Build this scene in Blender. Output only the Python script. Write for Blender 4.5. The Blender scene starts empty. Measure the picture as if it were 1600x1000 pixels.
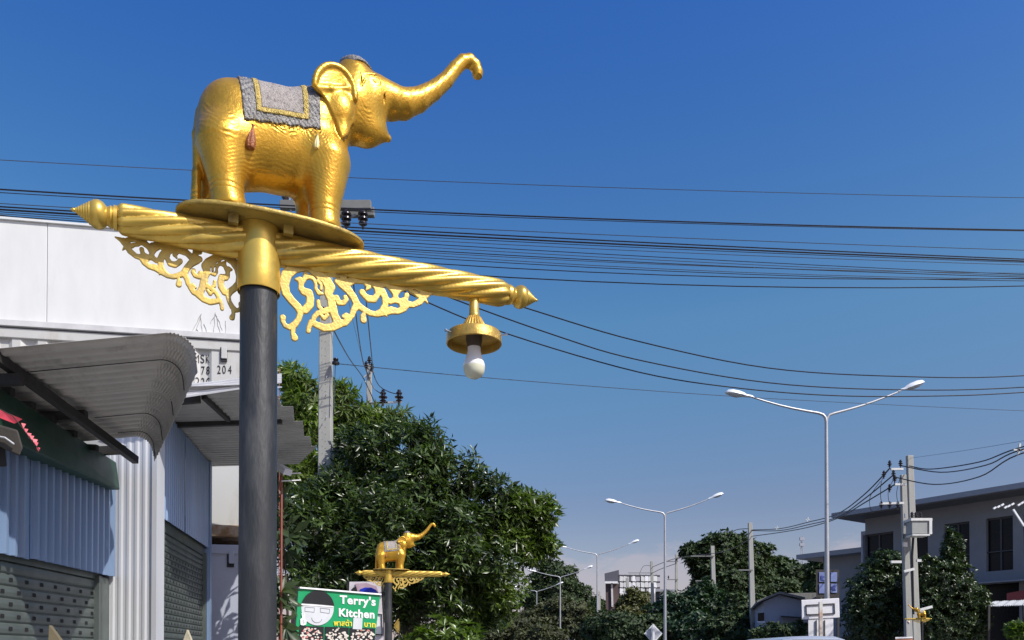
import bpy, bmesh, math, random
import numpy as np
from mathutils import Vector, Matrix
random.seed(7); RNG = np.random.default_rng(7)
PI = math.pi
scn = bpy.context.scene
COL = scn.collection

# ---------------------------------------------------------------- camera
FPX, EYE, PITCH, HOR = 1250.0, 1.6, math.radians(.7), 1023.0
PPV = HOR - FPX*math.tan(PITCH)
cam_d = bpy.data.cameras.new('camera'); cam = bpy.data.objects.new('camera', cam_d); COL.objects.link(cam)
cam.location = (0, 0, EYE); cam.rotation_euler = (PI/2+PITCH, 0, 0)
cam_d.sensor_width = 36; cam_d.lens = FPX/1600*36; cam_d.shift_y = (PPV-500)/1600
cam_d.clip_start = .05; cam_d.clip_end = 3000
scn.camera = cam
# ---------------------------------------------------------------- light
SUN_H = Vector((.79, -.61)).normalized(); SUN_EL = math.radians(44)
world = bpy.data.worlds.new('World'); scn.world = world; world.use_nodes = True
wt = world.node_tree; wt.nodes.clear()
def wn(t, **k):
    n = wt.nodes.new(t)
    for a, b in k.items(): setattr(n, a, b)
    return n
sky = wn('ShaderNodeTexSky', sky_type='NISHITA', sun_disc=False)
sky.sun_elevation = SUN_EL; sky.sun_rotation = math.atan2(SUN_H.x, SUN_H.y)
sky.altitude = 0; sky.air_density = 1.0; sky.dust_density = 1.3; sky.ozone_density = 4.5
gam = wn('ShaderNodeHueSaturation'); gam.inputs['Saturation'].default_value = 1.28; gam.inputs['Hue'].default_value = .507
gam.inputs['Value'].default_value = 1.0
wt.links.new(sky.outputs[0], gam.inputs['Color'])
tc = wn('ShaderNodeTexCoord'); sep = wn('ShaderNodeSeparateXYZ'); wt.links.new(tc.outputs['Generated'], sep.inputs[0])
mp = wn('ShaderNodeMapping'); mp.inputs['Scale'].default_value = (7, 7, 16); mp.inputs['Location'].default_value = (3.9, .9, .9)
wt.links.new(tc.outputs['Generated'], mp.inputs['Vector'])
ns = wn('ShaderNodeTexNoise'); ns.inputs['Scale'].default_value = 1.0; ns.inputs['Detail'].default_value = 8; ns.inputs['Roughness'].default_value = .62
wt.links.new(mp.outputs[0], ns.inputs['Vector'])
# cloud amount: noise threshold that rises with height above the horizon
el = wn('ShaderNodeMapRange'); el.inputs[1].default_value = .02; el.inputs[2].default_value = .20; el.inputs[3].default_value = .27; el.inputs[4].default_value = -.22
wt.links.new(sep.outputs['Z'], el.inputs[0])
ad = wn('ShaderNodeMath', operation='ADD'); wt.links.new(ns.outputs[0], ad.inputs[0]); wt.links.new(el.outputs[0], ad.inputs[1])
cr = wn('ShaderNodeMapRange', interpolation_type='SMOOTHSTEP'); cr.inputs[1].default_value = .47; cr.inputs[2].default_value = .60; cr.inputs[4].default_value = .50
wt.links.new(ad.outputs[0], cr.inputs[0])
mx = wn('ShaderNodeMixRGB'); mx.inputs[2].default_value = (4.2, 3.8, 4.3, 1)
rmp = wn('ShaderNodeValToRGB'); wt.links.new(sep.outputs['Z'], rmp.inputs[0]); E_ = rmp.color_ramp.elements
for p_, c_ in ((0., (1.30, .86, .74)), (.185, (1.49, .945, .777)), (.38, (1.87, 1.50, 1.10)), (.63, (1.16, 1.23, 1.41)), (1., (1.05, 1.18, 1.36))):
    e_ = E_.new(p_) if 0 < p_ < 1 else E_[0 if p_ == 0 else -1]; e_.color = (c_[0]*.5, c_[1]*.5, c_[2]*.5, 1)
tint = wn('ShaderNodeVectorMath', operation='MULTIPLY'); wt.links.new(gam.outputs[0], tint.inputs[0]); wt.links.new(rmp.outputs[0], tint.inputs[1])
tin2 = wn('ShaderNodeVectorMath', operation='SCALE'); tin2.inputs['Scale'].default_value = 2.0; wt.links.new(tint.outputs[0], tin2.inputs[0])
wt.links.new(cr.outputs[0], mx.inputs[0]); wt.links.new(tin2.outputs[0], mx.inputs[1])
bg = wn('ShaderNodeBackground'); bg.inputs['Strength'].default_value = .10
wo = wn('ShaderNodeOutputWorld'); wt.links.new(mx.outputs[0], bg.inputs[0]); wt.links.new(bg.outputs[0], wo.inputs[0])
sd = bpy.data.lights.new('sun', 'SUN'); sd.energy = 4.0; sd.angle = math.radians(.53); sd.color = (1, .95, .87)
sun = bpy.data.objects.new('sun', sd); COL.objects.link(sun)
sv = Vector((SUN_H.x*math.cos(SUN_EL), SUN_H.y*math.cos(SUN_EL), math.sin(SUN_EL)))
sun.rotation_euler = sv.to_track_quat('Z', 'Y').to_euler(); sun.location = sv*50
vs = scn.view_settings; vs.view_transform = 'Standard'; vs.look = 'None'; vs.exposure = .35; vs.gamma = 1; vs.use_curve_mapping = False
scn.cycles.max_bounces = 6

# ---------------------------------------------------------------- placing
def P(u, v, D):
    "point of the place seen at (u, v) of the photograph, D metres ahead of the camera"
    a, c = (u-800)/FPX, (PPV-v)/FPX
    y = math.cos(PITCH)-c*math.sin(PITCH); z = math.sin(PITCH)+c*math.cos(PITCH)
    return Vector((a*D/y, D, EYE+z*D/y))
ROAD = Vector((-.0987, .9951, 0)); PERP = Vector((.9951, .0987, 0))
class Plane:
    "vertical plane through a ground point along a ground direction; n points away from the camera"
    def __init__(s, p, d):
        s.p = Vector((p[0], p[1], 0)); s.d = Vector((d[0], d[1], 0)).normalized(); s.n = Vector((-s.d.y, s.d.x, 0))
    def at(s, t, z, off=0): return s.p+s.d*t+s.n*off+Vector((0, 0, z))
    def uv(s, u, v, off=0):
        q = P(u, v, 1)-Vector((0, 0, EYE)); c = Vector((0, 0, EYE)); o = s.p+s.n*off
        k = (o-c).dot(s.n)/q.dot(s.n)
        w = c+q*k
        return (w-s.p).dot(s.d), w.z

# ---------------------------------------------------------------- materials
MATS = {}
def mat(name, col, rough=.6, metal=0., vary=.12, vscale=6., bump=0., bscale=40., spec=.5, dirt=None, dscale=3., damt=.5, trans=0, rand=0., stretch=None):
    if name in MATS: return MATS[name]
    m = bpy.data.materials.new(name); MATS[name] = m; m.use_nodes = True
    nt = m.node_tree; b = nt.nodes['Principled BSDF']
    b.inputs['Roughness'].default_value = rough; b.inputs['Metallic'].default_value = metal
    b.inputs['Specular IOR Level'].default_value = spec
    tc = nt.nodes.new('ShaderNodeTexCoord'); vec = tc.outputs['Object']
    if stretch:
        mpp = nt.nodes.new('ShaderNodeMapping'); mpp.inputs['Scale'].default_value = stretch
        nt.links.new(vec, mpp.inputs[0]); vec = mpp.outputs[0]
    def noise(sc, det=5):
        n = nt.nodes.new('ShaderNodeTexNoise'); n.inputs['Scale'].default_value = sc; n.inputs['Detail'].default_value = det
        nt.links.new(vec, n.inputs['Vector']); return n
    n1 = noise(vscale)
    r = nt.nodes.new('ShaderNodeMapRange'); r.inputs[1].default_value = .3; r.inputs[2].default_value = .7
    r.inputs[3].default_value = 1-vary; r.inputs[4].default_value = 1+vary
    nt.links.new(n1.outputs[0], r.inputs[0])
    vm = nt.nodes.new('ShaderNodeVectorMath'); vm.operation = 'SCALE'; vm.inputs[0].default_value = col[:3]
    nt.links.new(r.outputs[0], vm.inputs['Scale']); out = vm.outputs[0]
    if rand:
        g = nt.nodes.new('ShaderNodeNewGeometry'); r2 = nt.nodes.new('ShaderNodeMapRange')
        r2.inputs[3].default_value = 1-rand; r2.inputs[4].default_value = 1+rand
        nt.links.new(g.outputs['Random Per Island'], r2.inputs[0])
        v2 = nt.nodes.new('ShaderNodeVectorMath'); v2.operation = 'SCALE'
        nt.links.new(out, v2.inputs[0]); nt.links.new(r2.outputs[0], v2.inputs['Scale']); out = v2.outputs[0]
    if dirt:
        n2 = noise(dscale, 9); n2.inputs['Roughness'].default_value = .7
        r3 = nt.nodes.new('ShaderNodeMapRange'); r3.inputs[1].default_value = .52; r3.inputs[2].default_value = .68; r3.inputs[4].default_value = damt
        nt.links.new(n2.outputs[0], r3.inputs[0])
        mm = nt.nodes.new('ShaderNodeMixRGB'); mm.inputs[2].default_value = (*dirt, 1)
        nt.links.new(r3.outputs[0], mm.inputs[0]); nt.links.new(out, mm.inputs[1]); out = mm.outputs[0]
    nt.links.new(out, b.inputs['Base Color'])
    n3 = noise(vscale*2.3)
    r4 = nt.nodes.new('ShaderNodeMapRange'); r4.inputs[3].default_value = max(0, rough-.12); r4.inputs[4].default_value = min(1, rough+.12)
    nt.links.new(n3.outputs[0], r4.inputs[0]); nt.links.new(r4.outputs[0], b.inputs['Roughness'])
    if bump:
        nb = noise(bscale, 4); bp = nt.nodes.new('ShaderNodeBump'); bp.inputs['Strength'].default_value = bump; bp.inputs['Distance'].default_value = .01
        nt.links.new(nb.outputs[0], bp.inputs['Height']); nt.links.new(bp.outputs[0], b.inputs['Normal'])
    if trans:
        tr = nt.nodes.new('ShaderNodeBsdfTranslucent'); ms = nt.nodes.new('ShaderNodeMixShader'); ms.inputs[0].default_value = trans
        vt = nt.nodes.new('ShaderNodeVectorMath'); vt.operation = 'MULTIPLY'; vt.inputs[1].default_value = (1.6, 2.0, .5)
        nt.links.new(out, vt.inputs[0]); nt.links.new(vt.outputs[0], tr.inputs[0])
        nt.links.new(b.outputs[0], ms.inputs[1]); nt.links.new(tr.outputs[0], ms.inputs[2])
        nt.links.new(ms.outputs[0], nt.nodes['Material Output'].inputs[0])
    return m

# ---------------------------------------------------------------- mesh helpers
def tag(o, label=None, cat=None, group=None, kind=None):
    if label: o['label'] = label
    if cat: o['category'] = cat
    if group: o['group'] = group
    if kind: o['kind'] = kind
    return o
def empty(name, loc=(0, 0, 0), rz=0.):
    o = bpy.data.objects.new(name, None); COL.objects.link(o); o.location = loc; o.rotation_euler = (0, 0, rz); o.empty_display_size = .1
    return o
def link(name, me, m=None, parent=None, smooth=False, loc=None):
    o = bpy.data.objects.new(name, me); COL.objects.link(o)
    if m is not None:
        for x in (m if isinstance(m, (list, tuple)) else [m]): me.materials.append(x)
    if parent is not None: o.parent = parent
    if loc is not None: o.location = loc
    if smooth: me.polygons.foreach_set('use_smooth', [True]*len(me.polygons)); me.update()
    return o
class MB:
    "collects shapes into one mesh"
    def __init__(s): s.v = []; s.f = []; s.m = []; s.mi = 0
    def add(s, vs, fs):
        o = len(s.v); s.v += [tuple(x) for x in vs]; s.f += [tuple(i+o for i in f) for f in fs]; s.m += [s.mi]*len(fs); return s
    def box(s, lo, hi, M=None):
        x0, y0, z0 = lo; x1, y1, z1 = hi
        v = [Vector(p) for p in ((x0,y0,z0),(x1,y0,z0),(x1,y1,z0),(x0,y1,z0),(x0,y0,z1),(x1,y0,z1),(x1,y1,z1),(x0,y1,z1))]
        if M is not None: v = [M@p for p in v]
        return s.add(v, [(0,3,2,1),(4,5,6,7),(0,1,5,4),(1,2,6,5),(2,3,7,6),(3,0,4,7)])
    def beam(s, a, b, w, h=None, up=(0, 0, 1)):
        a, b = Vector(a), Vector(b); h = h or w; d = (b-a).normalized(); sd = d.cross(Vector(up))
        if sd.length < 1e-4: sd = d.cross(Vector((1, 0, 0)))
        sd.normalize(); u = sd.cross(d)
        v = [p+sd*(w/2*i)+u*(h/2*j) for p in (a, b) for i, j in ((-1,-1),(1,-1),(1,1),(-1,1))]
        return s.add(v, [(0,3,2,1)[::-1],(4,5,6,7)[::-1],(0,1,5,4)[::-1],(1,2,6,5)[::-1],(2,3,7,6)[::-1],(3,0,4,7)[::-1]])
    def tube(s, pts, r, n=8, cap=True):
        pts = [Vector(p) for p in pts]; rr = r if isinstance(r, (list, tuple)) else [r]*len(pts)
        vs = []; prev = None
        for i, p in enumerate(pts):
            d = (pts[min(i+1, len(pts)-1)]-pts[max(i-1, 0)])
            if d.length < 1e-9: d = Vector((0, 0, 1))
            d.normalize()
            if prev is None:
                a = d.cross(Vector((0, 0, 1)))
                if a.length < 1e-3: a = d.cross(Vector((1, 0, 0)))
            else: a = prev-d*prev.dot(d)
            a.normalize(); prev = a; b = d.cross(a)
            vs += [p+(a*math.cos(2*PI*k/n)+b*math.sin(2*PI*k/n))*rr[i] for k in range(n)]
        fs = [(i*n+k, i*n+(k+1)%n, (i+1)*n+(k+1)%n, (i+1)*n+k) for i in range(len(pts)-1) for k in range(n)]
        if cap: fs += [tuple(range(n))[::-1], tuple((len(pts)-1)*n+k for k in range(n))]
        return s.add(vs, fs)
    def lathe(s, prof, n=32, M=None, lobes=0, amp=0., twist=0.):
        "prof: (radius, height) pairs round the z axis"
        vs = []
        for r, h in prof:
            for k in range(n):
                a = 2*PI*k/n; q = r
                if lobes: q = r*(1+amp*(abs(math.sin(lobes*(a+twist*h)/2))-.6))
                vs.append(Vector((q*math.cos(a), q*math.sin(a), h)))
        if M is not None: vs = [M@x for x in vs]
        fs = [(i*n+k, i*n+(k+1)%n, (i+1)*n+(k+1)%n, (i+1)*n+k) for i in range(len(prof)-1) for k in range(n)]
        if prof[0][0] > 1e-5: fs.append(tuple(range(n))[::-1])
        if prof[-1][0] > 1e-5: fs.append(tuple((len(prof)-1)*n+k for k in range(n)))
        return s.add(vs, fs)
    def prism(s, poly, f0, f1):
        "poly of 2-D points; f0/f1 map a 2-D point to the two faces"
        n = len(poly); vs = [f0(*p) for p in poly]+[f1(*p) for p in poly]
        return s.add(vs, [tuple(range(n))[::-1], tuple(range(n, 2*n))]+[(k, (k+1)%n, n+(k+1)%n, n+k) for k in range(n)])
    def mesh(s, name):
        me = bpy.data.meshes.new(name); me.from_pydata(s.v, [], s.f)
        if any(s.m): me.polygons.foreach_set('material_index', s.m)
        me.update(); return me
    def build(s, name, m, parent=None, smooth=False, loc=None, fix=True, bevel=0.):
        me = s.mesh(name)
        if fix:
            bm = bmesh.new(); bm.from_mesh(me); bmesh.ops.recalc_face_normals(bm, faces=bm.faces); bm.to_mesh(me); bm.free()
        o = link(name, me, m, parent, False, loc)
        if smooth: me.shade_smooth() if False else me.polygons.foreach_set('use_smooth', [True]*len(me.polygons)); 
        if smooth:
            try: me.set_sharp_from_angle(angle=math.radians(40))
            except Exception: pass
        if bevel:
            bv = o.modifiers.new('bevel', 'BEVEL'); bv.width = bevel; bv.segments = 2; bv.limit_method = 'ANGLE'
        return o
def children(o): return [c for c in bpy.data.objects if c.parent == o]
def copy_tree(o, parent=None, kids=None):
    kids = kids if kids is not None else KIDS()
    c = o.copy(); COL.objects.link(c); c.parent = parent
    for ch in kids.get(o.name, []): copy_tree(ch, c, kids)
    return c
def KIDS():
    d = {}
    for x in bpy.data.objects:
        if x.parent: d.setdefault(x.parent.name, []).append(x)
    return d

# ---------------------------------------------------------------- implicit surfaces
def surface_nets(F, org, h, name='net'):
    "mesh of the zero surface of the field F (negative inside) on a regular grid"
    nx, ny, nz = F.shape; ins = F < 0
    c = ins[:-1,:-1,:-1].astype(np.int8)
    for dx in (0, 1):
        for dy in (0, 1):
            for dz in (0, 1):
                if dx+dy+dz: c = c+ins[dx:nx-1+dx, dy:ny-1+dy, dz:nz-1+dz]
    act = np.argwhere((c > 0) & (c < 8)); idx = -np.ones(c.shape, np.int32); idx[tuple(act.T)] = np.arange(len(act))
    S = np.zeros((len(act), 3), np.float64); W = np.zeros(len(act))
    cor = [(a, b, d) for a in (0, 1) for b in (0, 1) for d in (0, 1)]
    vals = {k: F[act[:,0]+k[0], act[:,1]+k[1], act[:,2]+k[2]].astype(np.float64) for k in cor}
    for k in cor:
        for ax in range(3):
            if k[ax] == 0:
                k2 = list(k); k2[ax] = 1; k2 = tuple(k2); f0, f1 = vals[k], vals[k2]
                mks = (f0 < 0) != (f1 < 0); t = np.where(mks, f0/np.where(mks, f0-f1, 1), 0)
                p = np.tile(np.array(k, float), (len(act), 1)); p[:, ax] += t
                S += p*mks[:, None]; W += mks
    V = (act+S/W[:, None])*h+np.array(org)
    faces = []
    for ax in range(3):
        b, d = (ax+1) % 3, (ax+2) % 3
        sl = [slice(None)]*3; sl[ax] = slice(0, -1); sh = [slice(None)]*3; sh[ax] = slice(1, None)
        A, B = ins[tuple(sl)], ins[tuple(sh)]; e = np.argwhere(A != B)
        e = e[(e[:, b] > 0) & (e[:, d] > 0) & (e[:, b] < F.shape[b]-1) & (e[:, d] < F.shape[d]-1)]
        q = []
        for ob, od in ((-1, -1), (0, -1), (0, 0), (-1, 0)):
            k = e.copy(); k[:, b] += ob; k[:, d] += od; q.append(idx[tuple(k.T)])
        q = np.stack(q, 1); flip = ~A[tuple(e.T)]; q[flip] = q[flip][:, ::-1]
        faces.append(q)
    Q = np.concatenate(faces); Q = Q[(Q >= 0).all(1)]
    me = bpy.data.meshes.new(name); me.vertices.add(len(V)); me.vertices.foreach_set('co', V.ravel())
    me.loops.add(Q.size); me.loops.foreach_set('vertex_index', Q.ravel().astype(np.int32))
    me.polygons.add(len(Q)); me.polygons.foreach_set('loop_start', np.arange(0, Q.size, 4, dtype=np.int32))
    me.polygons.foreach_set('loop_total', np.full(len(Q), 4, np.int32)); me.update(calc_edges=True); me.validate()
    me.polygons.foreach_set('use_smooth', [True]*len(me.polygons))
    return me
def smin(a, b, k):
    h = np.clip(.5+.5*(b-a)/k, 0, 1); return b+(a-b)*h-k*h*(1-h)
def smax(a, b, k): return -smin(-a, -b, k)
# ================================================================ elephant figure (local: x forward along the bar, -y the near side, z from the plate)
GOLD = mat('gold_paint_body', (.66, .37, .042), .32, .64, vary=.12, vscale=14, bump=.16, bscale=110, dirt=(.30, .13, .02), dscale=9, damt=.30)
GOLD2 = mat('gold_paint_metal', (.68, .46, .09), .33, .58, vary=.10, vscale=9, bump=.06, bscale=60, dirt=(.22, .13, .04), dscale=7, damt=.45)
GOLDB = mat('gold_paint_cutout', (.60, .42, .10), .42, .35, vary=.15, vscale=25, bump=.15, bscale=120, dirt=(.30, .26, .16), dscale=16, damt=.6)
def elephant_meshes(h=.0029):
    xs = np.arange(-.245, .815, h, dtype=np.float32); ys = np.arange(-.145, .1451, h, dtype=np.float32); zs = np.arange(-.016, .80, h, dtype=np.float32)
    X, Y, Z = xs[:, None, None], ys[None, :, None], zs[None, None, :]
    Ya = np.abs(Y)
    def ell(c, r, y=Y):
        p = ((X-c[0])/r[0])**2+((y-c[1])/r[1])**2+((Z-c[2])/r[2])**2
        k0 = np.sqrt(p); k1 = np.sqrt(((X-c[0])/r[0]**2)**2+((y-c[1])/r[1]**2)**2+((Z-c[2])/r[2]**2)**2)+1e-6
        return k0*(k0-1)/k1
    def cap(a, b, ra, rb, y=Y, sy=1.):
        a = np.array(a, np.float32); b = np.array(b, np.float32); ab = b-a; L = float(ab@ab)
        t = np.clip(((X-a[0])*ab[0]+(y-a[1])*ab[1]+(Z-a[2])*ab[2])/L, 0, 1)
        return np.sqrt((X-a[0]-t*ab[0])**2+((y-a[1]-t*ab[1])*sy)**2+(Z-a[2]-t*ab[2])**2)-(ra+(rb-ra)*t)
    F = ell((.04, 0, .275), (.225, .108, .155))
    F = smin(F, ell((-.075, 0, .265), (.128, .108, .162)), .03)
    F = smin(F, ell((.165, 0, .285), (.115, .100, .150)), .03)
    # spine bulge
    F = smin(F, cap((-.10, 0, .33), (.17, 0, .36), .085, .08), .03)
    # legs: near pair stands a little forward of the far pair
    def leg(hip, ankle, rt, rb, yc, foot):
        f = cap(hip, ankle, rt, rb)
        f = smin(f, cap(ankle, (foot[0], foot[1], .012), rb*.98, rb*1.10), .012)
        return f
    F = smin(F, leg((-.125, -.052, .20), (-.112, -.058, .055), .078, .050, 0, (-.106, -.058)), .04)
    F = smin(F, leg((-.130, .052, .20), (-.150, .055, .055), .075, .047, 0, (-.150, .055)), .04)
    F = smin(F, leg((.205, -.050, .22), (.193, -.055, .06), .075, .049, 0, (.196, -.055)), .04)
    F = smin(F, leg((.190, .050, .20), (.160, .055, .06), .070, .045, 0, (.156, .055)), .04)
    # neck, head, jaw
    F = smin(F, cap((.17, 0, .36), (.29, 0, .455), .095, .085), .035)
    H = ell((.305, 0, .515), (.080, .076, .078))
    H = smin(H, ell((.345, 0, .475), (.075, .068, .080)), .02)
    H = smin(H, ell((.302, 0, .562), (.052, .060, .042)), .02)           # crown bumps
    H = smin(H, ell((.345, 0, .400), (.062, .055, .060)), .03)
    H = smin(H, cap((.30, 0, .392), (.385, 0, .400), .045, .030), .03)
    F = smin(F, H, .03)
    # lower lip point and short tusk stub
    F = smin(F, cap((.36, 0, .405), (.425, 0, .384), .036, .012), .015)
    # trunk
    TR = [(.385, .515, .062), (.435, .510, .056), (.480, .515, .048), (.535, .543, .039), (.592, .590, .031), (.640, .640, .0265), (.675, .690, .024), (.703, .722, .023), (.730, .733, .0225), (.752, .722, .021), (.762, .702, .0195), (.762, .690, .018)]
    T = None
    for (x0, z0, r0), (x1, z1, r1) in zip(TR[:-1], TR[1:]):
        c = cap((x0, 0, z0), (x1, 0, z1), r0, r1); T = c if T is None else smin(T, c, .004)
    # groove along the trunk's side
    F = smin(F, T, .030)
    # flat end of the trunk tip
    cut = .684-Z; F = np.where(X > .742, smax(F, cut, .004), F)
    # ears (both sides): outline in x-z, thin curved shell with a rolled upper rim
    def smooth(p, n=4, closed=False):
        p = [np.array(q, float) for q in p]; out = []; N = len(p); m = N if closed else N-1
        for i in range(m):
            a = p[(i-1) % N] if closed else p[max(i-1, 0)]; b = p[i]; c = p[(i+1) % N]; d = p[(i+2) % N] if closed else p[min(i+2, N-1)]
            for k in range(n):
                t = k/n; out.append(.5*((2*b)+(c-a)*t+(2*a-5*b+4*c-d)*t*t+(3*b-a-3*c+d)*t**3))
        if not closed: out.append(p[-1])
        return out
    poly = np.array([(.146, .418), (.158, .462), (.190, .500), (.226, .512), (.262, .500), (.286, .466), (.296, .415), (.288, .368), (.272, .322), (.252, .288), (.240, .284), (.225, .322), (.205, .362), (.180, .390), (.160, .402)], np.float32); poly = np.array(smooth(poly, 3, True), np.float32)
    PX, PZ = X[:, :, :], Z[:, :, :]
    d2 = np.full((len(xs), 1, len(zs)), 1e9, np.float32); sg = np.ones_like(d2)
    for i in range(len(poly)):
        a, b = poly[i], poly[i-1]; e = b-a; wx, wz = PX-a[0], PZ-a[1]
        t = np.clip((wx*e[0]+wz*e[1])/float(e@e), 0, 1); d2 = np.minimum(d2, (wx-e[0]*t)**2+(wz-e[1]*t)**2)
        c1 = PZ >= a[1]; c2 = PZ < b[1]; c3 = e[0]*wz > e[1]*wx
        s = (c1 & c2 & c3) | (~c1 & ~c2 & ~c3); sg = np.where(s, -sg, sg)
    d2d = sg*np.sqrt(d2)
    yc = .088+.020*np.clip((.29-PX)/.14, 0, 1)-.012*np.sin((PZ-.28)/.20*PI)*np.clip((PX-.18)/.08, 0, 1)
    sh = np.abs(Ya-yc)-.0075
    EAR = smax(sh, d2d+.002, .006)
    rim = [(.150, .420), (.160, .458), (.188, .492), (.226, .504), (.260, .492), (.282, .462), (.288, .425)]; rim = [tuple(q) for q in smooth(rim, 3)]
    for (x0, z0), (x1, z1) in zip(rim[:-1], rim[1:]):
        y0 = .088+.020*min(1, max(0, (.29-x0)/.14)); y1 = .088+.020*min(1, max(0, (.29-x1)/.14))
        EAR = smin(EAR, cap((x0, y0+.004, z0-.002), (x1, y1+.004, z1-.002), .0095, .0095, Ya), .005)
    # fold across the ear below the rim
    EAR = smin(EAR, cap((.160, .108, .412), (.205, .103, .425), .008, .009, Ya), .010)
    EAR = smin(EAR, cap((.205, .104, .425), (.262, .095, .448), .008, .006, Ya), .008)
    EAR = smin(EAR, ell((.238, .094, .385), (.042, .018, .048), Ya), .012)
    EAR = smin(EAR, ell((.248, .088, .325), (.020, .014, .035), Ya), .012)
    Fne = F.copy(); F = smin(F, EAR, .007)
    noear = Fne
    root = cap((.262, .078, .46), (.275, .074, .36), .020, .016, Ya); F = smin(F, root, .012)
    def fy(x, z):
        i, k = int(round((x-xs[0])/h)), int(round((z-zs[0])/h)); c_ = F[i, :, k]; return -float(ys[np.argmax(c_ < 0)])
    ye = fy(.362, .515); yb = fy(.33, .535); yt = fy(.31, .50)
    # eyes: ring, ball, brow, temple hollow
    ring = np.sqrt((np.sqrt(((X-.360)*.72)**2+(Z-.515)**2)-.0115)**2+(Ya-ye+.001)**2)-.0034
    F = smin(F, ring, .002); F = smin(F, ell((.360, ye-.001, .515), (.0085, .0060, .0060), Ya), .0015)
    F = smin(F, cap((.330, yb, .530), (.364, ye-.002, .541), .0036, .003, Ya), .004)
    F = np.maximum(F, -cap((.306, yt+.001, .540), (.312, yt+.001, .480), .0048, .0036, Ya))
    F = np.maximum(F, -cap((.312, yt, .480), (.330, yt-.001, .515), .0036, .0028, Ya))
    # jaw line groove where the trunk leaves the cheek
    F = np.maximum(F, -cap((.395, .057, .500), (.400, .050, .415), .0035, .0035, Ya))
    # tail
    for a, b, r0, r1 in (((-.190, 0, .31), (-.200, 0, .24), .014, .013), ((-.200, 0, .24), (-.200, 0, .12), .013, .012), ((-.200, .0, .12), (-.203, 0, .02), .014, .017)):
        F = smin(F, cap(a, b, r0, r1), .010)
    base = F.copy()
    # carved wrinkles
    def wave(x, z, sx, sz, lam, lo, hi, a0=-4, a1=4, amp=.0011):
        r = np.sqrt(((X-x)*sx)**2+((Z-z)*sz)**2); an = np.arctan2(Z-z, X-x)
        mk = np.clip((r-lo)/.012, 0, 1)*np.clip((hi-r)/.015, 0, 1)*np.clip((an-a0)/.25, 0, 1)*np.clip((a1-an)/.25, 0, 1)
        return amp*np.cos(2*PI*(r+.0022*np.sin(X*150+Z*60)+.0018*np.sin(Z*170+X*90))/lam)*np.clip(.6+.6*np.sin(X*83+Z*140)*np.sin(Z*61-X*45), 0, 1.2)*mk
    nearskin = np.clip((Ya-.045)/.02, 0, 1)
    W = wave(.055, .300, 1, 1.05, .0112, .015, .068, -3.0, -.12, .0019)
    W = W+wave(.160, .300, 1.3, .9, .0105, .012, .075, -2.9, -.3, .0009)
    W = W+wave(-.115, .33, 1, .8, .0135, .045, .13, -3.0, -1.2, .0008)
    W = W+wave(.345, .455, 1, 1, .0100, .03, .085, -2.8, -.2, .0008)
    legm = np.clip((.185-Z)/.03, 0, 1)*np.clip((Z-.078)/.01, 0, 1)*np.clip((Ya-.01)/.01, 0, 1)
    W = W+legm*.00045*np.cos(2*PI*(Z+.12*(X-.04)**2*20+.0016*np.sin(X*120))/.0105)
    an_ = .0022*np.exp(-((Z-.060)/.0022)**2)+.0022*np.exp(-((Z-.044)/.0020)**2)
    W = W*nearskin+an_
    neckr = .0002*np.cos(2*PI*((X-.2)*.8+(Z-.30)*.35+.002*np.sin(Z*90))/.010)*np.clip((X-.13)/.03, 0, 1)*np.clip((.25-X)/.03, 0, 1)*np.clip((Z-.12)/.04, 0, 1)*np.clip((.33-Z)/.04, 0, 1)*nearskin
    trr = .0002*np.cos(2*PI*(X*.9-Z*.45)/.0125)*np.clip((X-.41)/.02, 0, 1)*np.clip((.70-X)/.05, 0, 1)
    F = F+W+neckr+trr
    zf = -(Z-.0)+0*X+0*Y
    F = smax(F, zf, .003)
    org = (xs[0], ys[0], zs[0])
    body = surface_nets(F, org, h, 'elephant_body')
    # things that follow the skin
    def shell(t, region, x0, x1, z0, z1, name, inner=.004):
        i0, i1 = np.searchsorted(xs, (x0, x1)); k0, k1 = np.searchsorted(zs, (z0, z1))
        B = (base if name == 'head_cloth' else noear)[i0:i1, :, k0:k1]; x, z = xs[i0:i1][:, None, None], zs[k0:k1][None, None, :]
        R = region(x, Y, z)
        G = np.maximum(np.maximum(B-t(x, Y, z), -(B+inner)), R)
        return surface_nets(G.astype(np.float32), (xs[i0], ys[0], zs[k0]), h, name)
    def quad(x, z, pts):
        d = np.full(np.broadcast(x, z).shape, -1e9, np.float32)
        for i in range(len(pts)):
            a, b = pts[i], pts[(i+1) % len(pts)]; e = (b[0]-a[0], b[1]-a[1]); L = math.hypot(*e)
            d = np.maximum(d, ((x-a[0])*e[1]-(z-a[1])*e[0])/L)
        return d
    # side outlines (clockwise is inside): bottom-left, top-left ...
    OUT = [(-.066, .255), (-.092, .50), (.166, .52), (.172, .288)][::-1]
    def orient(p):
        A = sum(p[i][0]*p[(i+1) % len(p)][1]-p[(i+1) % len(p)][0]*p[i][1] for i in range(len(p)))
        return p if A > 0 else p[::-1]
    OUT = orient(OUT)
    Fo = orient([(-.028, .288), (-.047, .52), (.130, .54), (.134, .305)]); Fi = orient([(-.013, .305), (-.030, .53), (.112, .55), (.118, .320)])
    wob = lambda x, z: .0022*np.sin(x*310)*np.sin(z*270+x*100)
    cloth = shell(lambda x, y, z: .0055+wob(x, z)*1.0+.0006*np.sin(x*900)*np.sin(z*800), lambda x, y, z: quad(x, z, OUT)+.002*np.sin(x*140)+0*y, -.12, .20, .22, .50, 'saddle_cloth')
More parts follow.
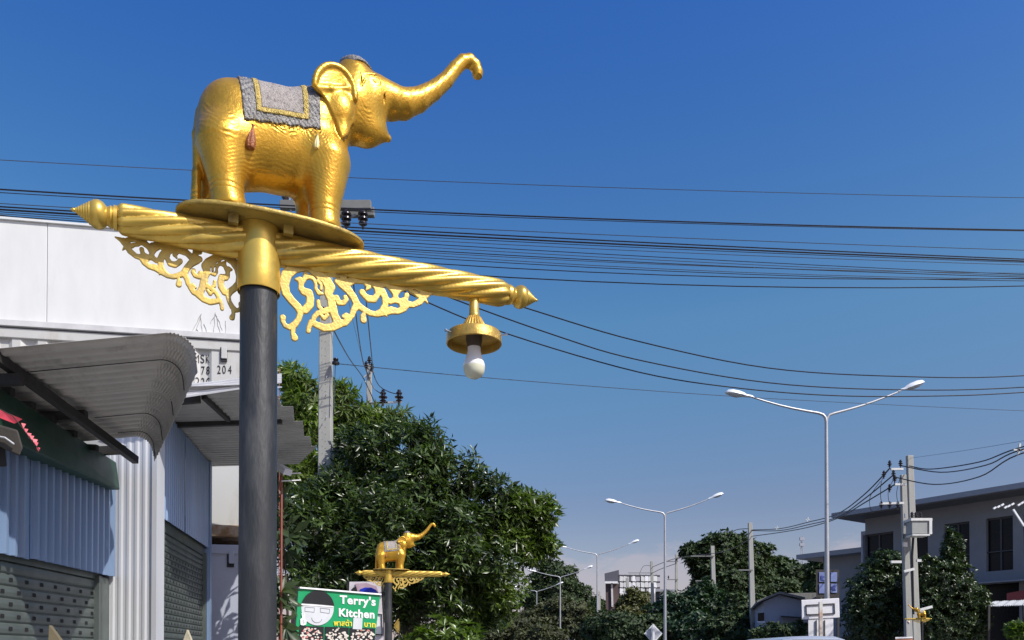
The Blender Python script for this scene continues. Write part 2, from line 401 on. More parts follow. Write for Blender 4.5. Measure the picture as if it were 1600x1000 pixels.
    frame = shell(lambda x, y, z: .0095+.0008*np.sin(x*700)*np.sin(z*650), lambda x, y, z: np.maximum(quad(x, z, Fo), -quad(x, z, Fi))+0*y, -.08, .16, .27, .50, 'gold_border', .0)
    panel = shell(lambda x, y, z: .0075+.0012*np.sin(x*520)*np.sin(z*480+y*300), lambda x, y, z: quad(x, z, Fi)+.0005+0*y, -.08, .16, .27, .50, 'cloth_panel', .0)
    cap_ = shell(lambda x, y, z: .006+.0018*np.sin(x*330)*np.sin(y*330), lambda x, y, z: np.maximum(.572-z+.25*(x-.31), np.sqrt((x-.312)**2+(y*.9)**2)-.060)+0*y, .20, .40, .50, .68, 'head_cloth')
    def skin(x, z):
        i, k = int(round((x-xs[0])/h)), int(round((z-zs[0])/h)); col = base[i, :, k]; j = np.argmax(col < 0); return float(ys[j])
    def top(x, y=0.):
        i, j = int(round((x-xs[0])/h)), int(round((y-ys[0])/h)); col = base[i, j, :]; return float(zs[len(col)-1-np.argmax(col[::-1] < 0)])
    return body, cloth, frame, panel, cap_, skin, top
eb, ecl, efr, epa, eca, eskin, etop = elephant_meshes()
SILV = mat('weathered_silver_glass', (.215, .205, .195), .45, .2, vary=.25, vscale=60, bump=.6, bscale=150, dirt=(.06, .06, .07), dscale=40, damt=.85)
SILV2 = mat('weathered_grey_glitter', (.34, .305, .28), .55, .1, vary=.25, vscale=160, bump=.6, bscale=260, dirt=(.06, .05, .05), dscale=60, damt=.8)
BORD = mat('gold_braid', (.58, .43, .12), .4, .35, vary=.3, vscale=130, bump=1.0, bscale=180)
RUST = mat('red_brown_paint', (.30, .10, .035), .5, .1, vary=.25, vscale=60, bump=.4, bscale=150)
NAIL = mat('pale_gold', (.85, .70, .30), .35, .4, vary=.1)
def make_elephant():
    r = empty('elephant_statue')
    link('body', eb, GOLD, r)
    c = link('saddle_cloth', ecl, SILV, r); link('cloth_panel', epa, SILV2, c); link('braid_border', efr, BORD, c)
    hc = link('head_cloth', eca, SILV, r)
    b = MB()
    for ring, n in ((.020, 9), (.036, 15), (.050, 20)):
        for k in range(n):
            a = 2*PI*k/n; x, y = .312+ring*math.cos(a), ring*math.sin(a)
            if x > .356: continue
            b.lathe([(0, -.003), (.0028, 0), (0, .0032)], 6, Matrix.Translation((x, y, etop(x, y)+.006)))
    tag(b.build('bead', NAIL, hc, True), kind='stuff')
    b = MB()
    for k in range(26):
        x = -.08+.25*k/25
        b.lathe([(0, -.004), (.0035, 0), (0, .004)], 6, Matrix.Translation((x, 0, etop(x)+.009+.002*math.sin(k*2.1))))
    for z0, x0, x1 in ((.262, -.062, .172),):
        for k in range(18):
            x = x0+(x1-x0)*k/17; z = z0+.016*(k/17)+.003*math.sin(k*1.7)
            b.lathe([(0, -.0035), (.003, 0), (0, .0035)], 6, Matrix.Translation((x, eskin(x, z)-.006, z)))
    tag(b.build('jewel', NAIL, c, True), kind='stuff')
    for x, z, m, s in ((-.040, .240, RUST, 1.0), (.160, .258, NAIL, .6)):
        y = eskin(x, z-.03)-.001; t = MB(); M = Matrix.Translation((x, y, z))
        t.lathe([(0, .012*s), (.007*s, .007*s), (.0045*s, 0), (.006*s, -.006*s), (.012*s, -.028*s), (.016*s, -.050*s), (.013*s, -.064*s), (0, -.070*s)], 20, M@Matrix.Rotation(math.radians(6), 4, 'Y'), lobes=10, amp=.14)
        t.build('tassel', m, r, True)
    return r
# ================================================================ lamp post (local: x along the bar, z from the ground)
def bracket_mesh(sx, sz, mirror=False):
    Z1 = 6.154
    S = [
     [(300,95,50),(270,130,46),(190,150,46),(125,210,46),(100,300,42),(118,390,36),(170,460,34),(230,520,34),(255,580,26),(238,640,24),(200,690,28),(150,715,24),(110,700,20),(88,660,20),(88,622,26)],
     [(190,710,20),(182,770,20),(200,815,30)],
     [(250,560,20),(300,550,34),(345,500,34),(350,440,34),(335,390,36),(290,375,34),(262,350,24),(262,300,24),(250,262,26),(212,258,12)],
     [(275,300,14),(300,240,22),(350,232,20),(385,262,15),(402,310,14),(402,350,15),(430,388,20),(462,395,12)],
     [(320,225,22),(300,205,18)],
     [(420,272,16),(452,310,13),(452,352,13)],
     [(300,120,40),(350,150,40),(430,210,42),(500,270,42),(535,330,46),(520,390,36),(545,450,32),(560,520,38),(580,600,34),(620,680,38),(560,715,32),(480,720,32),(405,690,28),(355,665,22),(335,720,20),(330,752,20)],
     [(370,680,20),(385,620,22),(420,580,22),(500,562,22),(545,540,24)],
     [(440,590,10),(480,628,20),(515,600,14)],
     [(425,470,18),(430,520,18),(470,560,18),(510,540,18)],
     [(545,440,26),(600,430,22),(620,480,24),(665,482,22),(694,450,20),(682,428,20)],
     [(600,680,36),(680,672,28),(718,632,26),(692,606,26),(665,612,18)],
     [(705,640,24),(745,602,24),(762,550,26),(795,500,32),(762,430,30),(712,360,34),(650,300,40),(612,275,30)],
     [(640,275,24),(668,232,26),(672,205,20)],[(620,190,34),(655,222,20)],
     [(795,500,30),(850,540,26),(920,580,24),(985,592,22),(1050,575,26),(1120,552,32),(1185,562,24),(1240,536,26),(1272,492,28),(1330,500,22),(1392,470,26),(1425,425,28),(1455,392,32),(1500,384,16),(1548,380,4)],
     [(1430,430,20),(1468,485,5)],[(1060,590,14),(1078,610,5)],
     [(862,575,14),(850,610,24),(856,645,28)],
     [(690,300,36),(760,262,30),(850,268,28),(930,288,30),(1000,300,30),(1080,290,36),(1150,322,28),(1195,345,18)],
     [(760,240,16),(820,222,22),(900,238,24),(980,250,28),(1050,250,30),(1090,225,36)],
     [(880,290,24),(905,330,22),(880,360,8)],
     [(935,300,16),(975,340,20),(992,400,22),(955,448,28),(905,442,30),(868,415,24),(842,380,26)],
     [(1000,315,26),(1040,380,30),(1064,440,30),(1062,505,26),(1025,562,22),(960,585,16)],
     [(1064,440,24),(1110,470,22),(1160,450,26),(1160,400,24),(1130,355,24),(1090,310,28)],
     [(1160,455,24),(1215,470,26),(1232,520,30)],[(1215,455,16),(1258,448,20),(1268,408,22)],
     [(1165,400,20),(1195,358,20),(1240,345,18),(1290,330,22),(1350,330,20),(1420,365,22)],
     [(1180,335,14),(1225,320,16)],[(1270,320,22),(1310,372,16),(1352,388,18),(1375,410,20),(1425,400,20)],
     [(1240,310,26),(1320,325,20),(1400,345,18)],[(1075,150,40),(1075,230,40)]]
    h = .0016
    pl = Plane((-.833, 2.637), (.917, .399))
    tr = []
    for st in S:
        q = []
        for x, y, r in st:
            s, z = pl.uv(430+x/Z1, 400+y/Z1); s2, _ = pl.uv(430+(x+r)/Z1, 400+y/Z1)
            q.append((s*sx, (z-EYE-1.300)*sz, (s2-s)*1.13*min(sx, sz)**.6*(1 if sx == 1 else .95)))
        tr.append(q)
    x0, x1 = min(p[0] for q in tr for p in q)-.03, max(p[0] for q in tr for p in q)+.03
    z0, z1 = min(p[1] for q in tr for p in q)-.03, max(p[1] for q in tr for p in q)+.03
    xs, zs = np.arange(x0, x1, h, dtype=np.float32), np.arange(z0, z1, h, dtype=np.float32)
    X, Z = xs[:, None], zs[None, :]; d = np.full((len(xs), len(zs)), 1e3, np.float32)
    for q in tr:
        for a, b in zip(q[:-1], q[1:]):
            ex, ez = b[0]-a[0], b[1]-a[1]; L = ex*ex+ez*ez+1e-9
            t = np.clip(((X-a[0])*ex+(Z-a[1])*ez)/L, 0, 1)
            d = np.minimum(d, np.hypot(X-a[0]-t*ex, Z-a[1]-t*ez)-(a[2]+(b[2]-a[2])*t))
    ys = np.arange(-.0096, .0097, h, dtype=np.float32)
    F = smax(d[:, None, :]+0*ys[None, :, None], np.abs(ys)[None, :, None]-.0045+0*d[:, None, :], .0015)
    if mirror: F = F[::-1]; x0 = -(x0+h*(len(xs)-1))
    return surface_nets(np.ascontiguousarray(F), (x0, ys[0], z0+1.300), h, 'scroll_bracket')
BRM = [bracket_mesh(1, 1), bracket_mesh(.70, .80, True)]
for _m in BRM: _m.transform(Matrix.Translation((0, 0, EYE)))
POSTM = mat('dark_grey_post_paint', (.025, .027, .030), .45, 0, vary=.25, vscale=5, bump=.15, bscale=50, dirt=(.19, .19, .19), dscale=1.7, damt=.38, spec=.5, stretch=(3, 3, .6))
UNDER = mat('plate_gold_with_dirt_and_shade', (.42, .30, .07), .5, .4, vary=.25, vscale=8, bump=.3, bscale=50, dirt=(.10, .06, .03), dscale=9, damt=.8)  # dirty gold, its dirt darkened to hold the shade under the plate
BLACKP = mat('black_rubber', (.02, .02, .022), .5)
BULBW = mat('white_bulb_plastic', (.80, .80, .80), .35, 0, vary=.02)
BULBG = mat('frosted_bulb_glass', (.62, .62, .47), .35, 0, vary=.08, vscale=30)
CHROME = mat('steel_screw', (.5, .52, .55), .3, .9, vary=.1)
FIT = mat('aged_brass_fitting', (.50, .32, .07), .42, .55, vary=.2, vscale=20, bump=.2, bscale=80, dirt=(.18, .10, .03), dscale=12, damt=.5)
def make_lamp(fitting=True, globe=False):
    r = empty('gilt_lamp_post')
    MB().lathe([(.062, -EYE), (.0605, 0), (.0590, 1.205)], 40).build('post', POSTM, r, True)
    c = MB().lathe([(.0615, 1.196), (.067, 1.188), (.0685, 1.192), (.0680, 1.25), (.0665, 1.399)], 40).build('collar', GOLD2, r, True)
    MX = Matrix.Translation((0, 0, 1.345))@Matrix.Rotation(PI/2, 4, 'Y')
    def arm(a, b, r0, r1, tw):
        n = 60; pr = [(0, a)]
        for i in range(n+1):
            t = i/n; s = a+(b-a)*t; q = r0+(r1-r0)*t
            if t > .96: q *= 1-.25*((t-.96)/.04)**2
            pr.append((q, s))
        pr.append((0, b))
        MB().lathe(pr, 90, MX, lobes=8, amp=.20, twist=tw).build('twisted_arm', GOLD2, r, True)
    arm(.045, .888, .0505, .0445, 6.5); arm(-.045, -.418, .050, .0425, 6.5)
    def finial(s0, sg):
        pr = [(.036, 0), (.036, .010), (.030, .013), (.033, .019), (.029, .024), (.027, .029), (.0385, .040), (.0425, .052), (.0405, .064), (.034, .073)]
        z = .073
        for k in range(6):
            q = .033-.0048*k; pr += [(q, z+.001), (q-.0002, z+.005), (q-.004, z+.0065)]; z += .0072
        pr += [(.006, z+.001), (.0055, z+.006), (0, z+.013)]
        M = Matrix.Translation((s0, 0, 1.345))@Matrix.Rotation(sg*PI/2, 4, 'Y')
        MB().lathe(pr, 36, M).build('finial', GOLD2, r, True)
    finial(.888, 1); finial(-.418, -1)
    # oval plate
    n = 72; e = 2.4
    out = [(.046+.300*math.copysign(abs(math.cos(a))**(2/e), math.cos(a)), .124*math.copysign(abs(math.sin(a))**(2/e), math.sin(a))) for a in (2*PI*k/n for k in range(n))]
    b = MB(); rings = [(.985, 1.400), (1, 1.403), (1, 1.410), (.985, 1.413)]
    vs = [Vector(((x-.046)*k+.046, y*k, z)) for k, z in rings for x, y in out]
    fs = [(i*n+k, i*n+(k+1) % n, (i+1)*n+(k+1) % n, (i+1)*n+k) for i in range(3) for k in range(n)]+[tuple(range(n))[::-1], tuple(3*n+k for k in range(n))]
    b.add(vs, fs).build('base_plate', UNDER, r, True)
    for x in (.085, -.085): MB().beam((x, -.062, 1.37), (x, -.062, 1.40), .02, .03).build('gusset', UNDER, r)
    link('scroll_bracket', BRM[0], GOLDB, r, loc=(0, -.004, 0)); link('scroll_bracket', BRM[1], GOLDB, r, loc=(0, .030, 0))
    if fitting:
        s = .757
        f = MB().lathe([(.018, 1.312), (.018, 1.252), (.0195, 1.250), (.0195, 1.240)], 24, Matrix.Translation((s, 0, 0))).build('lamp_stem', GOLD2, r, True)
        g = MB(); T = Matrix.Translation((s, 0, 0))
        g.lathe([(.0185, 1.240), (.026, 1.234), (.040, 1.208), (.054, 1.178)], 120, T, lobes=22, amp=.12)
        g.lathe([(.052, 1.180), (.096, 1.177), (.1005, 1.171), (.1015, 1.138), (.0985, 1.135), (.096, 1.139), (.095, 1.165), (.030, 1.170)], 60, T)
        g = g.build('lamp_shade', FIT, r, True)
        MB().lathe([(.030, 1.190), (.030, 1.150), (.027, 1.138), (.0265, 1.126), (0, 1.126)], 30, T).build('lamp_holder', BLACKP if False else mat('brown_bakelite', (.10, .075, .06), .45), g, True)
        bl = MB(); bl.lathe([(.0235, 1.128), (.0240, 1.112), (.0285, 1.094), (.0385, 1.066), (.0400, 1.056), (.0398, 1.055)], 40, T)
        bl = bl.build('bulb', BULBW, r, True)
        MB().lathe([(.0397, 1.0555), (.0398, 1.050), (.0370, 1.035), (.0300, 1.022), (.018, 1.0145), (0, 1.012)], 40, T).build('bulb_glass', BULBG, bl, True)
        for a in (math.radians(195), math.radians(-42), math.radians(75)):
            d = Vector((math.cos(a), math.sin(a), 0)); c0 = Vector((s, 0, 1.158))
            w = MB(); w.tube([c0+d*.092, c0+d*.122], .0026, 8); w.tube([c0+d*.122, c0+d*.128], .0055, 8)
            w.build('thumb_screw', CHROME, g, True)
    if globe:
        T = Matrix.Translation((.757, 0, 1.13)); q = [(.09*math.sin(PI*k/16)+1e-6, .09*math.cos(PI*k/16)) for k in range(17)]
        MB().lathe(q, 24, T).build('white_globe', BULBW, r, True)
    for o in bpy.data.objects:
        if (o.parent == r or (o.parent and o.parent.parent == r)) and o.type == 'MESH' and o.data not in BRM: o.data.transform(Matrix.Translation((0, 0, EYE)))
    return r
BARA = math.atan2(.399, .917)
L1 = make_lamp(); L1.location = (-.833, 2.617, 0); L1.rotation_euler[2] = BARA
tag(L1, 'gold and dark grey post nearest the camera, twisted arm and bare hanging bulb', 'lamp post', 'elephant lamp posts along the street')
E1 = make_elephant(); E1.location = Vector((-.833, 2.617, 1.411+EYE))+Vector((.917, .399, 0))*.008; E1.rotation_euler[2] = BARA
tag(E1, 'large golden elephant statue with raised trunk and grey saddle cloth on the nearest post', 'elephant statue', 'golden elephants on the lamp posts')
L2 = make_lamp(False); L2.location = (-2.04, 13.2, 0); L2.rotation_euler[2] = math.radians(10)
tag(L2, 'gold topped post with two scroll brackets beside the green restaurant sign', 'lamp post', 'elephant lamp posts along the street')
E1.scale = (1.0, 1.04, 1.05)
E2 = copy_tree(E1); E2.location = (-2.04, 13.2, 1.411+EYE); E2.rotation_euler[2] = math.radians(10)
tag(E2, 'small looking golden elephant in front of the dark leafy tree', 'elephant statue', 'golden elephants on the lamp posts')
L3 = make_lamp(True, True); L3.location = P(1441, 1000, 30.)*1; L3.location.z = 1.12; L3.rotation_euler[2] = math.radians(168); L3.scale = (.62, .62, .62)
MB().box((-.28, -.28, -2.0), (.28, .28, .02)).build('concrete_plinth', mat('concrete', (.36, .35, .33), .85, vary=.15, vscale=3, bump=.2, bscale=60, dirt=(.16, .15, .14), dscale=1.2, damt=.5), L3, bevel=.02)
tag(L3, 'thin post with short arm and round white globe before the twin concrete poles', 'lamp post', 'elephant lamp posts along the street')
E3 = copy_tree(E1); E3.location = L3.location+Vector((0, 0, .62*(1.411+EYE))); E3.rotation_euler[2] = math.radians(168); E3.scale = (.62, .64, .65)
tag(E3, 'tiny golden elephant facing left at the foot of the twin concrete poles', 'elephant statue', 'golden elephants on the lamp posts')
# ================================================================ ground
CONC = mat('concrete', (.36, .35, .33), .85, vary=.15, vscale=3, bump=.2, bscale=60, dirt=(.16, .15, .14), dscale=1.2, damt=.5)
ASPH = mat('asphalt', (.05, .05, .052), .9, vary=.2, vscale=2, bump=.3, bscale=200)
EARTH = mat('earth', (.22, .19, .14), .95, vary=.25, vscale=.3)
PAINT = mat('road_paint', (.7, .7, .66), .7, vary=.1)
def rp(a, d): return Vector((-.833, 2.637, 0))+ROAD*d+PERP*a      # a metres right of the post line, d metres on
def slab(name, a0, a1, z0, z1, m, d0=-30, d1=700):
    b = MB(); q = [rp(a0, d0), rp(a1, d0), rp(a1, d1), rp(a0, d1)]
    vs = [Vector((p.x, p.y, z)) for z in (z0, z1) for p in q]
    b.add(vs, [(0,3,2,1),(4,5,6,7),(0,1,5,4),(1,2,6,5),(2,3,7,6),(3,0,4,7)])
    return tag(b.build(name, m), kind='structure')
g = MB(); g.add([(-1500, -300, -.16), (1500, -300, -.16), (1500, 2600, -.16), (-1500, 2600, -.16)], [(0, 1, 2, 3)])
tag(g.build('ground', EARTH), kind='structure')
slab('road', .5, 19.5, -.150, -.12, ASPH)
slab('pavement', -3.2, .35, -.15, 0, CONC); slab('kerb', .35, .5, -.15, .005, PAINT)
slab('kerb', 19.5, 19.65, -.15, .005, PAINT); slab('pavement', 19.65, 23, -.15, 0, CONC)
slab('median', 10.4, 11.6, -.13, .03, CONC)
b = MB()
for a in (3.9, 7.1, 14.5):
    for k in range(60):
        q = [rp(a-.06, k*9), rp(a+.06, k*9), rp(a+.06, k*9+3), rp(a-.06, k*9+3)]
        b.add([Vector((p.x, p.y, -.114)) for p in q], [(0, 1, 2, 3)])
tag(b.build('lane_markings', PAINT), kind='structure')
# ================================================================ left shops
ZINC = mat('shade_blue_zinc_sheet', (.20, .29, .44), .42, .30, vary=.10, vscale=1.5, bump=.03, bscale=20, dirt=(.30, .32, .36), dscale=2.5, damt=.4, stretch=(1, 1, .25))  # silver-white zinc with the blue of its awning shade put into the colour
ZINCW = mat('pale_zinc_sheet', (.62, .635, .66), .40, .35, vary=.08, vscale=2, dirt=(.45, .44, .43), dscale=2, damt=.3, stretch=(2, 2, .3))
AWN = mat('weathered_grey_brown_sheet', (.50, .47, .43), .6, .2, vary=.12, vscale=3, bump=.1, bscale=60, dirt=(.16, .14, .13), dscale=3, damt=.5)
AWN2 = mat('weathered_light_sheet', (.42, .41, .39), .55, .25, vary=.12, vscale=2, dirt=(.22, .21, .20), dscale=2.5, damt=.5)
WHSH = mat('sunlit_white_sheet', (.62, .62, .63), .45, .2, vary=.06)
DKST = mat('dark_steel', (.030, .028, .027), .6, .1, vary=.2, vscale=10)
GREEN = mat('dark_green_paint', (.008, .040, .024), .5, vary=.2, vscale=3, bump=.05)
SHUT = mat('dark_green_grey_shutter', (.095, .115, .108), .42, .3, vary=.15, vscale=4, dirt=(.16, .16, .15), dscale=6, damt=.4)
HOLE = mat('dark_slot', (.006, .006, .007), .9)
BRICKW = mat('rendered_wall', (.30, .30, .30), .9, vary=.1)
W1 = Plane((-3.50, 5.0), (-.061, 1.0)); W2 = Plane((-3.24, 7.3), (-.1763, .984))
# facade normals n point to -x; the street side is -n
def rib_sheet(pl, t0, t1, z0, z1, off, period, depth, name, m, parent, prof='rib', jag=0):
    "upright ribbed sheet on a vertical plane, street side at -n*off"
    ts = [t0]; ds = [0]; k = 0; t = t0+period*.3
    while t < t1-period*.5:
        if prof == 'rib': q = ((0, 0), (.10, depth), (.32, depth), (.42, 0))
        else: q = ((0, 0), (.22, depth), (.5, depth), (.72, 0))
        for a, d in q: ts.append(t+a*period); ds.append(d)
        t += period
    ts.append(t1); ds.append(0)
    vs = []; n = len(ts)
    for z in (z0, z1): vs += [pl.at(a, z, -off-d) for a, d in zip(ts, ds)]
    b = MB(); b.add(vs, [(i, i+1, n+i+1, n+i) for i in range(n-1)])
    o = b.build(name, m, parent, fix=False); s = o.modifiers.new('thickness', 'SOLIDIFY'); s.thickness = .002; s.offset = 0
    return o
S1 = empty('corrugated_shop', (-3.6, 6.2, 0)); tag(S1, 'nearer blue grey corrugated shop with rolled shutter under the dark green beam', 'shop')
S1.location = (0, 0, 0)
S2 = empty('corrugated_shop'); tag(S2, 'farther blue grey corrugated shop with perforated shutter behind the dark post', 'shop')
def wallbox(pl, t0, t1, z0, z1, o0, o1, name, m, parent, bevel=0):
    b = MB(); vs = [pl.at(t, z, o) for z in (z0, z1) for t, o in ((t0, o0), (t1, o0), (t1, o1), (t0, o1))]
    b.add(vs, [(0,3,2,1),(4,5,6,7),(0,1,5,4),(1,2,6,5),(2,3,7,6),(3,0,4,7)])
    return b.build(name, m, parent, bevel=bevel)
wallbox(W1, -1.2, 2.30, 0, 3.55, .30, 3.5, 'wall', BRICKW, S1)
wallbox(W2, .05, 2.46, 0, 3.86, .30, 3.8, 'wall', BRICKW, S2)
rib_sheet(W1, -1.2, .88, 2.30, 3.16, .0, .112, .034, 'wall_sheet', ZINC, S1)
rib_sheet(W1, .885, 2.27, 2.31, 3.16, .003, .108, .034, 'wall_sheet', ZINC, S1)
def shutter(pl, t0, t1, ztop, pitch, off, rows, hs, parent):
    sh = empty('roller_shutter'); sh.parent = parent
    b = MB(); n = 7
    vs = [];  pr = [(0, .004), (.10, -.004), (.16, -.010), (.5, -.014), (.84, -.010), (.90, -.004), (1, .004)]
    for q, o in pr:
        for t in (0, t1-t0): vs.append(pl.d*t+pl.n*(off+o)+Vector((0, 0, (q-1)*pitch)))
    b.add(vs, [(2*i, 2*i+1, 2*i+3, 2*i+2) for i in range(n-1)])
    plain = b.mesh('slat'); plain.materials.append(SHUT)
    variants = []
    for ph in (0., .5):
        c = MB(); c.v = list(b.v); c.f = list(b.f); c.m = list(b.m); c.mi = 1; k = 0
        while (k+ph+.3)*hs[0] < t1-t0-hs[1]:
            a = (k+ph+.3)*hs[0]; z = -pitch*.5
            c.add([pl.d*(a+i*hs[1]/2)+pl.n*(off-.0155)+Vector((0, 0, z+j*hs[2]/2)) for i, j in ((-1,-1),(-.6,-1.25),(.6,-1.25),(1,-1),(1,1),(.6,1.25),(-.6,1.25),(-1,1))], [tuple(range(8))]); k += 1
        me = c.mesh('slat'); me.materials.append(SHUT); me.materials.append(HOLE); variants.append(me)
    z = ztop; i = 0
    while z > pitch:
        me = variants[i % 2] if rows[0] <= i < rows[1] else plain
        o = bpy.data.objects.new('slat', me); COL.objects.link(o); o.parent = sh; o.location = pl.at(t0, z)
        z -= pitch; i += 1
    for t in (t0-.03, t1+.03): wallbox(pl, t-.03, t+.03, 0, ztop+.03, off-.05, off+.03, 'guide_rail', SHUT, sh)
    wallbox(pl, t0-.05, t1+.05, ztop, ztop+.30, off-.02, off+.25, 'shutter_box', SHUT, sh)
    return sh
shutter(W1, -1.1, 2.06, 2.27, .088, .07, (1, 6), (.21, .050, .024), S1)
wallbox(W1, 2.10, 2.27, 0, 2.29, .02, .25, 'door_jamb', SHUT, S1)
shutter(W2, .12, 2.22, 2.78, .060, .05, (3, 16), (.135, .030, .022), S2)
wallbox(W2, 2.27, 2.36, 0, 2.86, .0, .25, 'door_jamb', ZINC, S2)
rib_sheet(W2, .02, 1.1, 2.88, 3.90, .0, .085, .014, 'wall_sheet', ZINC, S2); rib_sheet(W2, 1.103, 2.30, 2.88, 3.90, .003, .085, .014, 'wall_sheet', ZINC, S2)
wallbox(W2, 2.30, 2.40, 0, 3.92, -.03, .10, 'corner_flashing', ZINC, S2)
# pier: end wall of the farther shop, facing the camera
W3 = Plane((-3.69, 7.28), (1, -.06))
rib_sheet(W3, .0, .445, 0, 3.9, 0, .075, .007, 'end_wall_sheet', ZINCW, S2, 'wide')
wallbox(W3, .43, .475, 0, 3.9, -.025, .12, 'corner_flashing', ZINCW, S2)
wallbox(W3, -.02, .03, 0, 3.5, -.012, .03, 'corner_flashing', ZINCW, S2)
b = MB()
for z in (1.75, 2.35, 2.95, 3.3):
    for t in (.06, .30, .42): b.lathe([(.008, -.022), (.008, -.030), (0, -.032)], 8, Matrix.Translation(W3.at(t, z))@Matrix.Rotation(-PI/2, 4, 'X')@Matrix.Rotation(PI, 4, 'X'))
tag(b.build('screws', ZINCW, S2), kind='stuff')
# green beam under the bull-nose awning
gb = MB(); A = [P(0, 606, 5.15), P(182, 722, 7.15)]; B2 = [P(0, 688, 5.15), P(188, 766, 7.15)]
def green_beam():
    d = (B2[1]-B2[0]); d.z = 0; d.normalize(); n = Vector((-d.y, d.x, 0)); s = -d*1.2
    a0, a1, b0, b1 = A[0]+s, A[1], B2[0]+s, B2[1]+Vector((0, 0, 0))
    a0.z = A[0].z+.02; b0.z = B2[0].z
    vs = [a0, a1, b1, b0]+[p+n*.30 for p in (a0, a1, b1, b0)]
    return MB().add(vs, [(0,1,2,3),(7,6,5,4),(0,4,5,1),(1,5,6,2),(2,6,7,3),(3,7,4,0)])
o = green_beam().build('green_fascia_beam', GREEN, S1, bevel=.012)
# ---- bull-nose awning: sheets run outwards and curve down; the plan tapers away from the camera
AW = empty('bullnose_awning'); AW.parent = S1
tk = [0, .16, .40, .68, .90, 1.0]
def awn_pt(t, s, off=0.):
    "t along the wall 0..1 (near..far), s metres along the sheet profile measured from the bend (negative = towards the wall)"
    Wn, Wf = P(-10, 549, 4.93), P(206, 690, 6.85)
    Bn, Bf = P(258, 524, 4.93), P(209, 681, 6.80)
    w = Wn.lerp(Wf, t); bnd = Bn.lerp(Bf, t); L = (bnd-w).length
    out = (Bn-Wn).normalized(); up = Vector((0, 0, 1))
    R = .17+.02*(1-t)
    if s <= 0:
        p = bnd+out*s; n = up
    elif s < R*1.45:
        a = s/R; p = bnd+out*(R*math.sin(a))-up*(R*(1-math.cos(a))); n = (up*math.cos(a)+out*math.sin(a))
    else:
        a = 1.45; e = s-R*1.45; dd = out*math.cos(a)-up*math.sin(a)
        p = bnd+out*(R*math.sin(a))-up*(R*(1-math.cos(a)))+dd*e; n = (up*math.cos(a)+out*math.sin(a))
    return p+n*off, L
for k in range(len(tk)-1):
    t0, t1 = tk[k]-.006, tk[k+1]; nt = max(8, int((t1-t0)*230)); L0 = awn_pt((t0+t1)/2, 0)[1]
    smax_ = .36-.03*max(0, t0); vs = []; cols = 0
    for i in range(nt+1):
        t = t0+(t1-t0)*i/nt; L = max(awn_pt(max(t, 0), 0)[1], .05)+.40
        ss = [-L+L*j/10 for j in range(10)]+[smax_*j/100 for j in range(101)]; cols = len(ss)
        for s in ss:
            ph = t*2.0/.105*2*PI; o = .013*(1 if math.cos(ph) > .55 else max(-1, (math.cos(ph)-.1)*2.2))*.8-.003*(i/nt)-(.014 if i >= nt-1 else 0)
            if s > .22: o *= max(.25, 1-(s-.22)/.10)
            if s > .0 and s < .30: o += .0042*math.sin(2*PI*s/.024+(PI if int(t*2.0/.076+.25) % 2 else 0))*min(1, s/.03)
            vs.append(awn_pt(t, s, o)[0])
    bb = MB(); bb.add(vs, [(i*cols+j, i*cols+j+1, (i+1)*cols+j+1, (i+1)*cols+j) for i in range(nt) for j in range(cols-1)])
    o = bb.build('roof_sheet', AWN, AW, fix=False); md = o.modifiers.new('thickness', 'SOLIDIFY'); md.thickness = .0022; md.offset = 0
    o.data.polygons.foreach_set('use_smooth', [True]*len(o.data.polygons))
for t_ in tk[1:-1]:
    MB().tube([awn_pt(t_, s_, -.024)[0] for s_ in [-awn_pt(t_, 0)[1]*.98, -.05]+[.36*j/24 for j in range(24)]], .0035, 5).build('overlap_shadow_line', DKST, AW)  # thin dark tubes put in for the shadow lines where sheets overlap
b = MB(); p0, p1 = P(-120, 474, 4.0), P(212, 719, 6.85); p0 = p1+(P(0, 562, 4.98)-p1)*1.6
b.beam(p0, p1, .05, .062).build('purlin', DKST, AW)
for u, v, D in ((2, 600, 5.1), (108, 655, 6.0), (172, 708, 6.9)):
    q = P(u, v, D); MB().beam(q+Vector((-.45, 0, -.0)), q+Vector((.13, .0, .03)), .05, .07).build('bracket_arm', DKST, AW)
for k in range(5):
    q0 = P(20+33*k, 612+22*k, 5.3+.32*k); MB().beam(q0, q0+Vector((-.25, .03, .02)), .04, .05).build('rafter_end', DKST, AW)
# ---- second awning, flat ribbed sheets with stepped outer ends
A2 = empty('flat_awning'); A2.parent = S2
def sheet2(Dn, Df, un, uf, zi=3.93, zo=3.97):
    def wallp(D): return Vector((-3.24-.179*(D-7.3)-.25, D, zi))
    def outp(u, D): return Vector(((u-800)/1250*D, D, zo))
    a0, a1, b0, b1 = wallp(Dn), wallp(Df), outp(un, Dn), outp(uf, Df); n = int((Df-Dn)/.0125); vs = []
    for i in range(n+1):
        t = i/n; o = .010*(1 if (t*(Df-Dn)/.10) % 1 < .45 else -.4); e = Vector((0, 0, o))
        vs += [a0.lerp(a1, t)+e, b0.lerp(b1, t)+e]
    o = MB().add(vs, [(2*i, 2*i+1, 2*i+3, 2*i+2) for i in range(n)]).build('roof_sheet', AWN2, A2, fix=False)
    m = o.modifiers.new('thickness', 'SOLIDIFY'); m.thickness = .002; m.offset = 0
sheet2(7.0, 7.62, 425, 440); sheet2(7.62, 8.13, 457, 459, 3.925, 3.965); sheet2(8.12, 8.68, 472, 474); sheet2(8.67, 9.10, 484, 486, 3.925, 3.965); sheet2(9.09, 9.9, 494, 466)
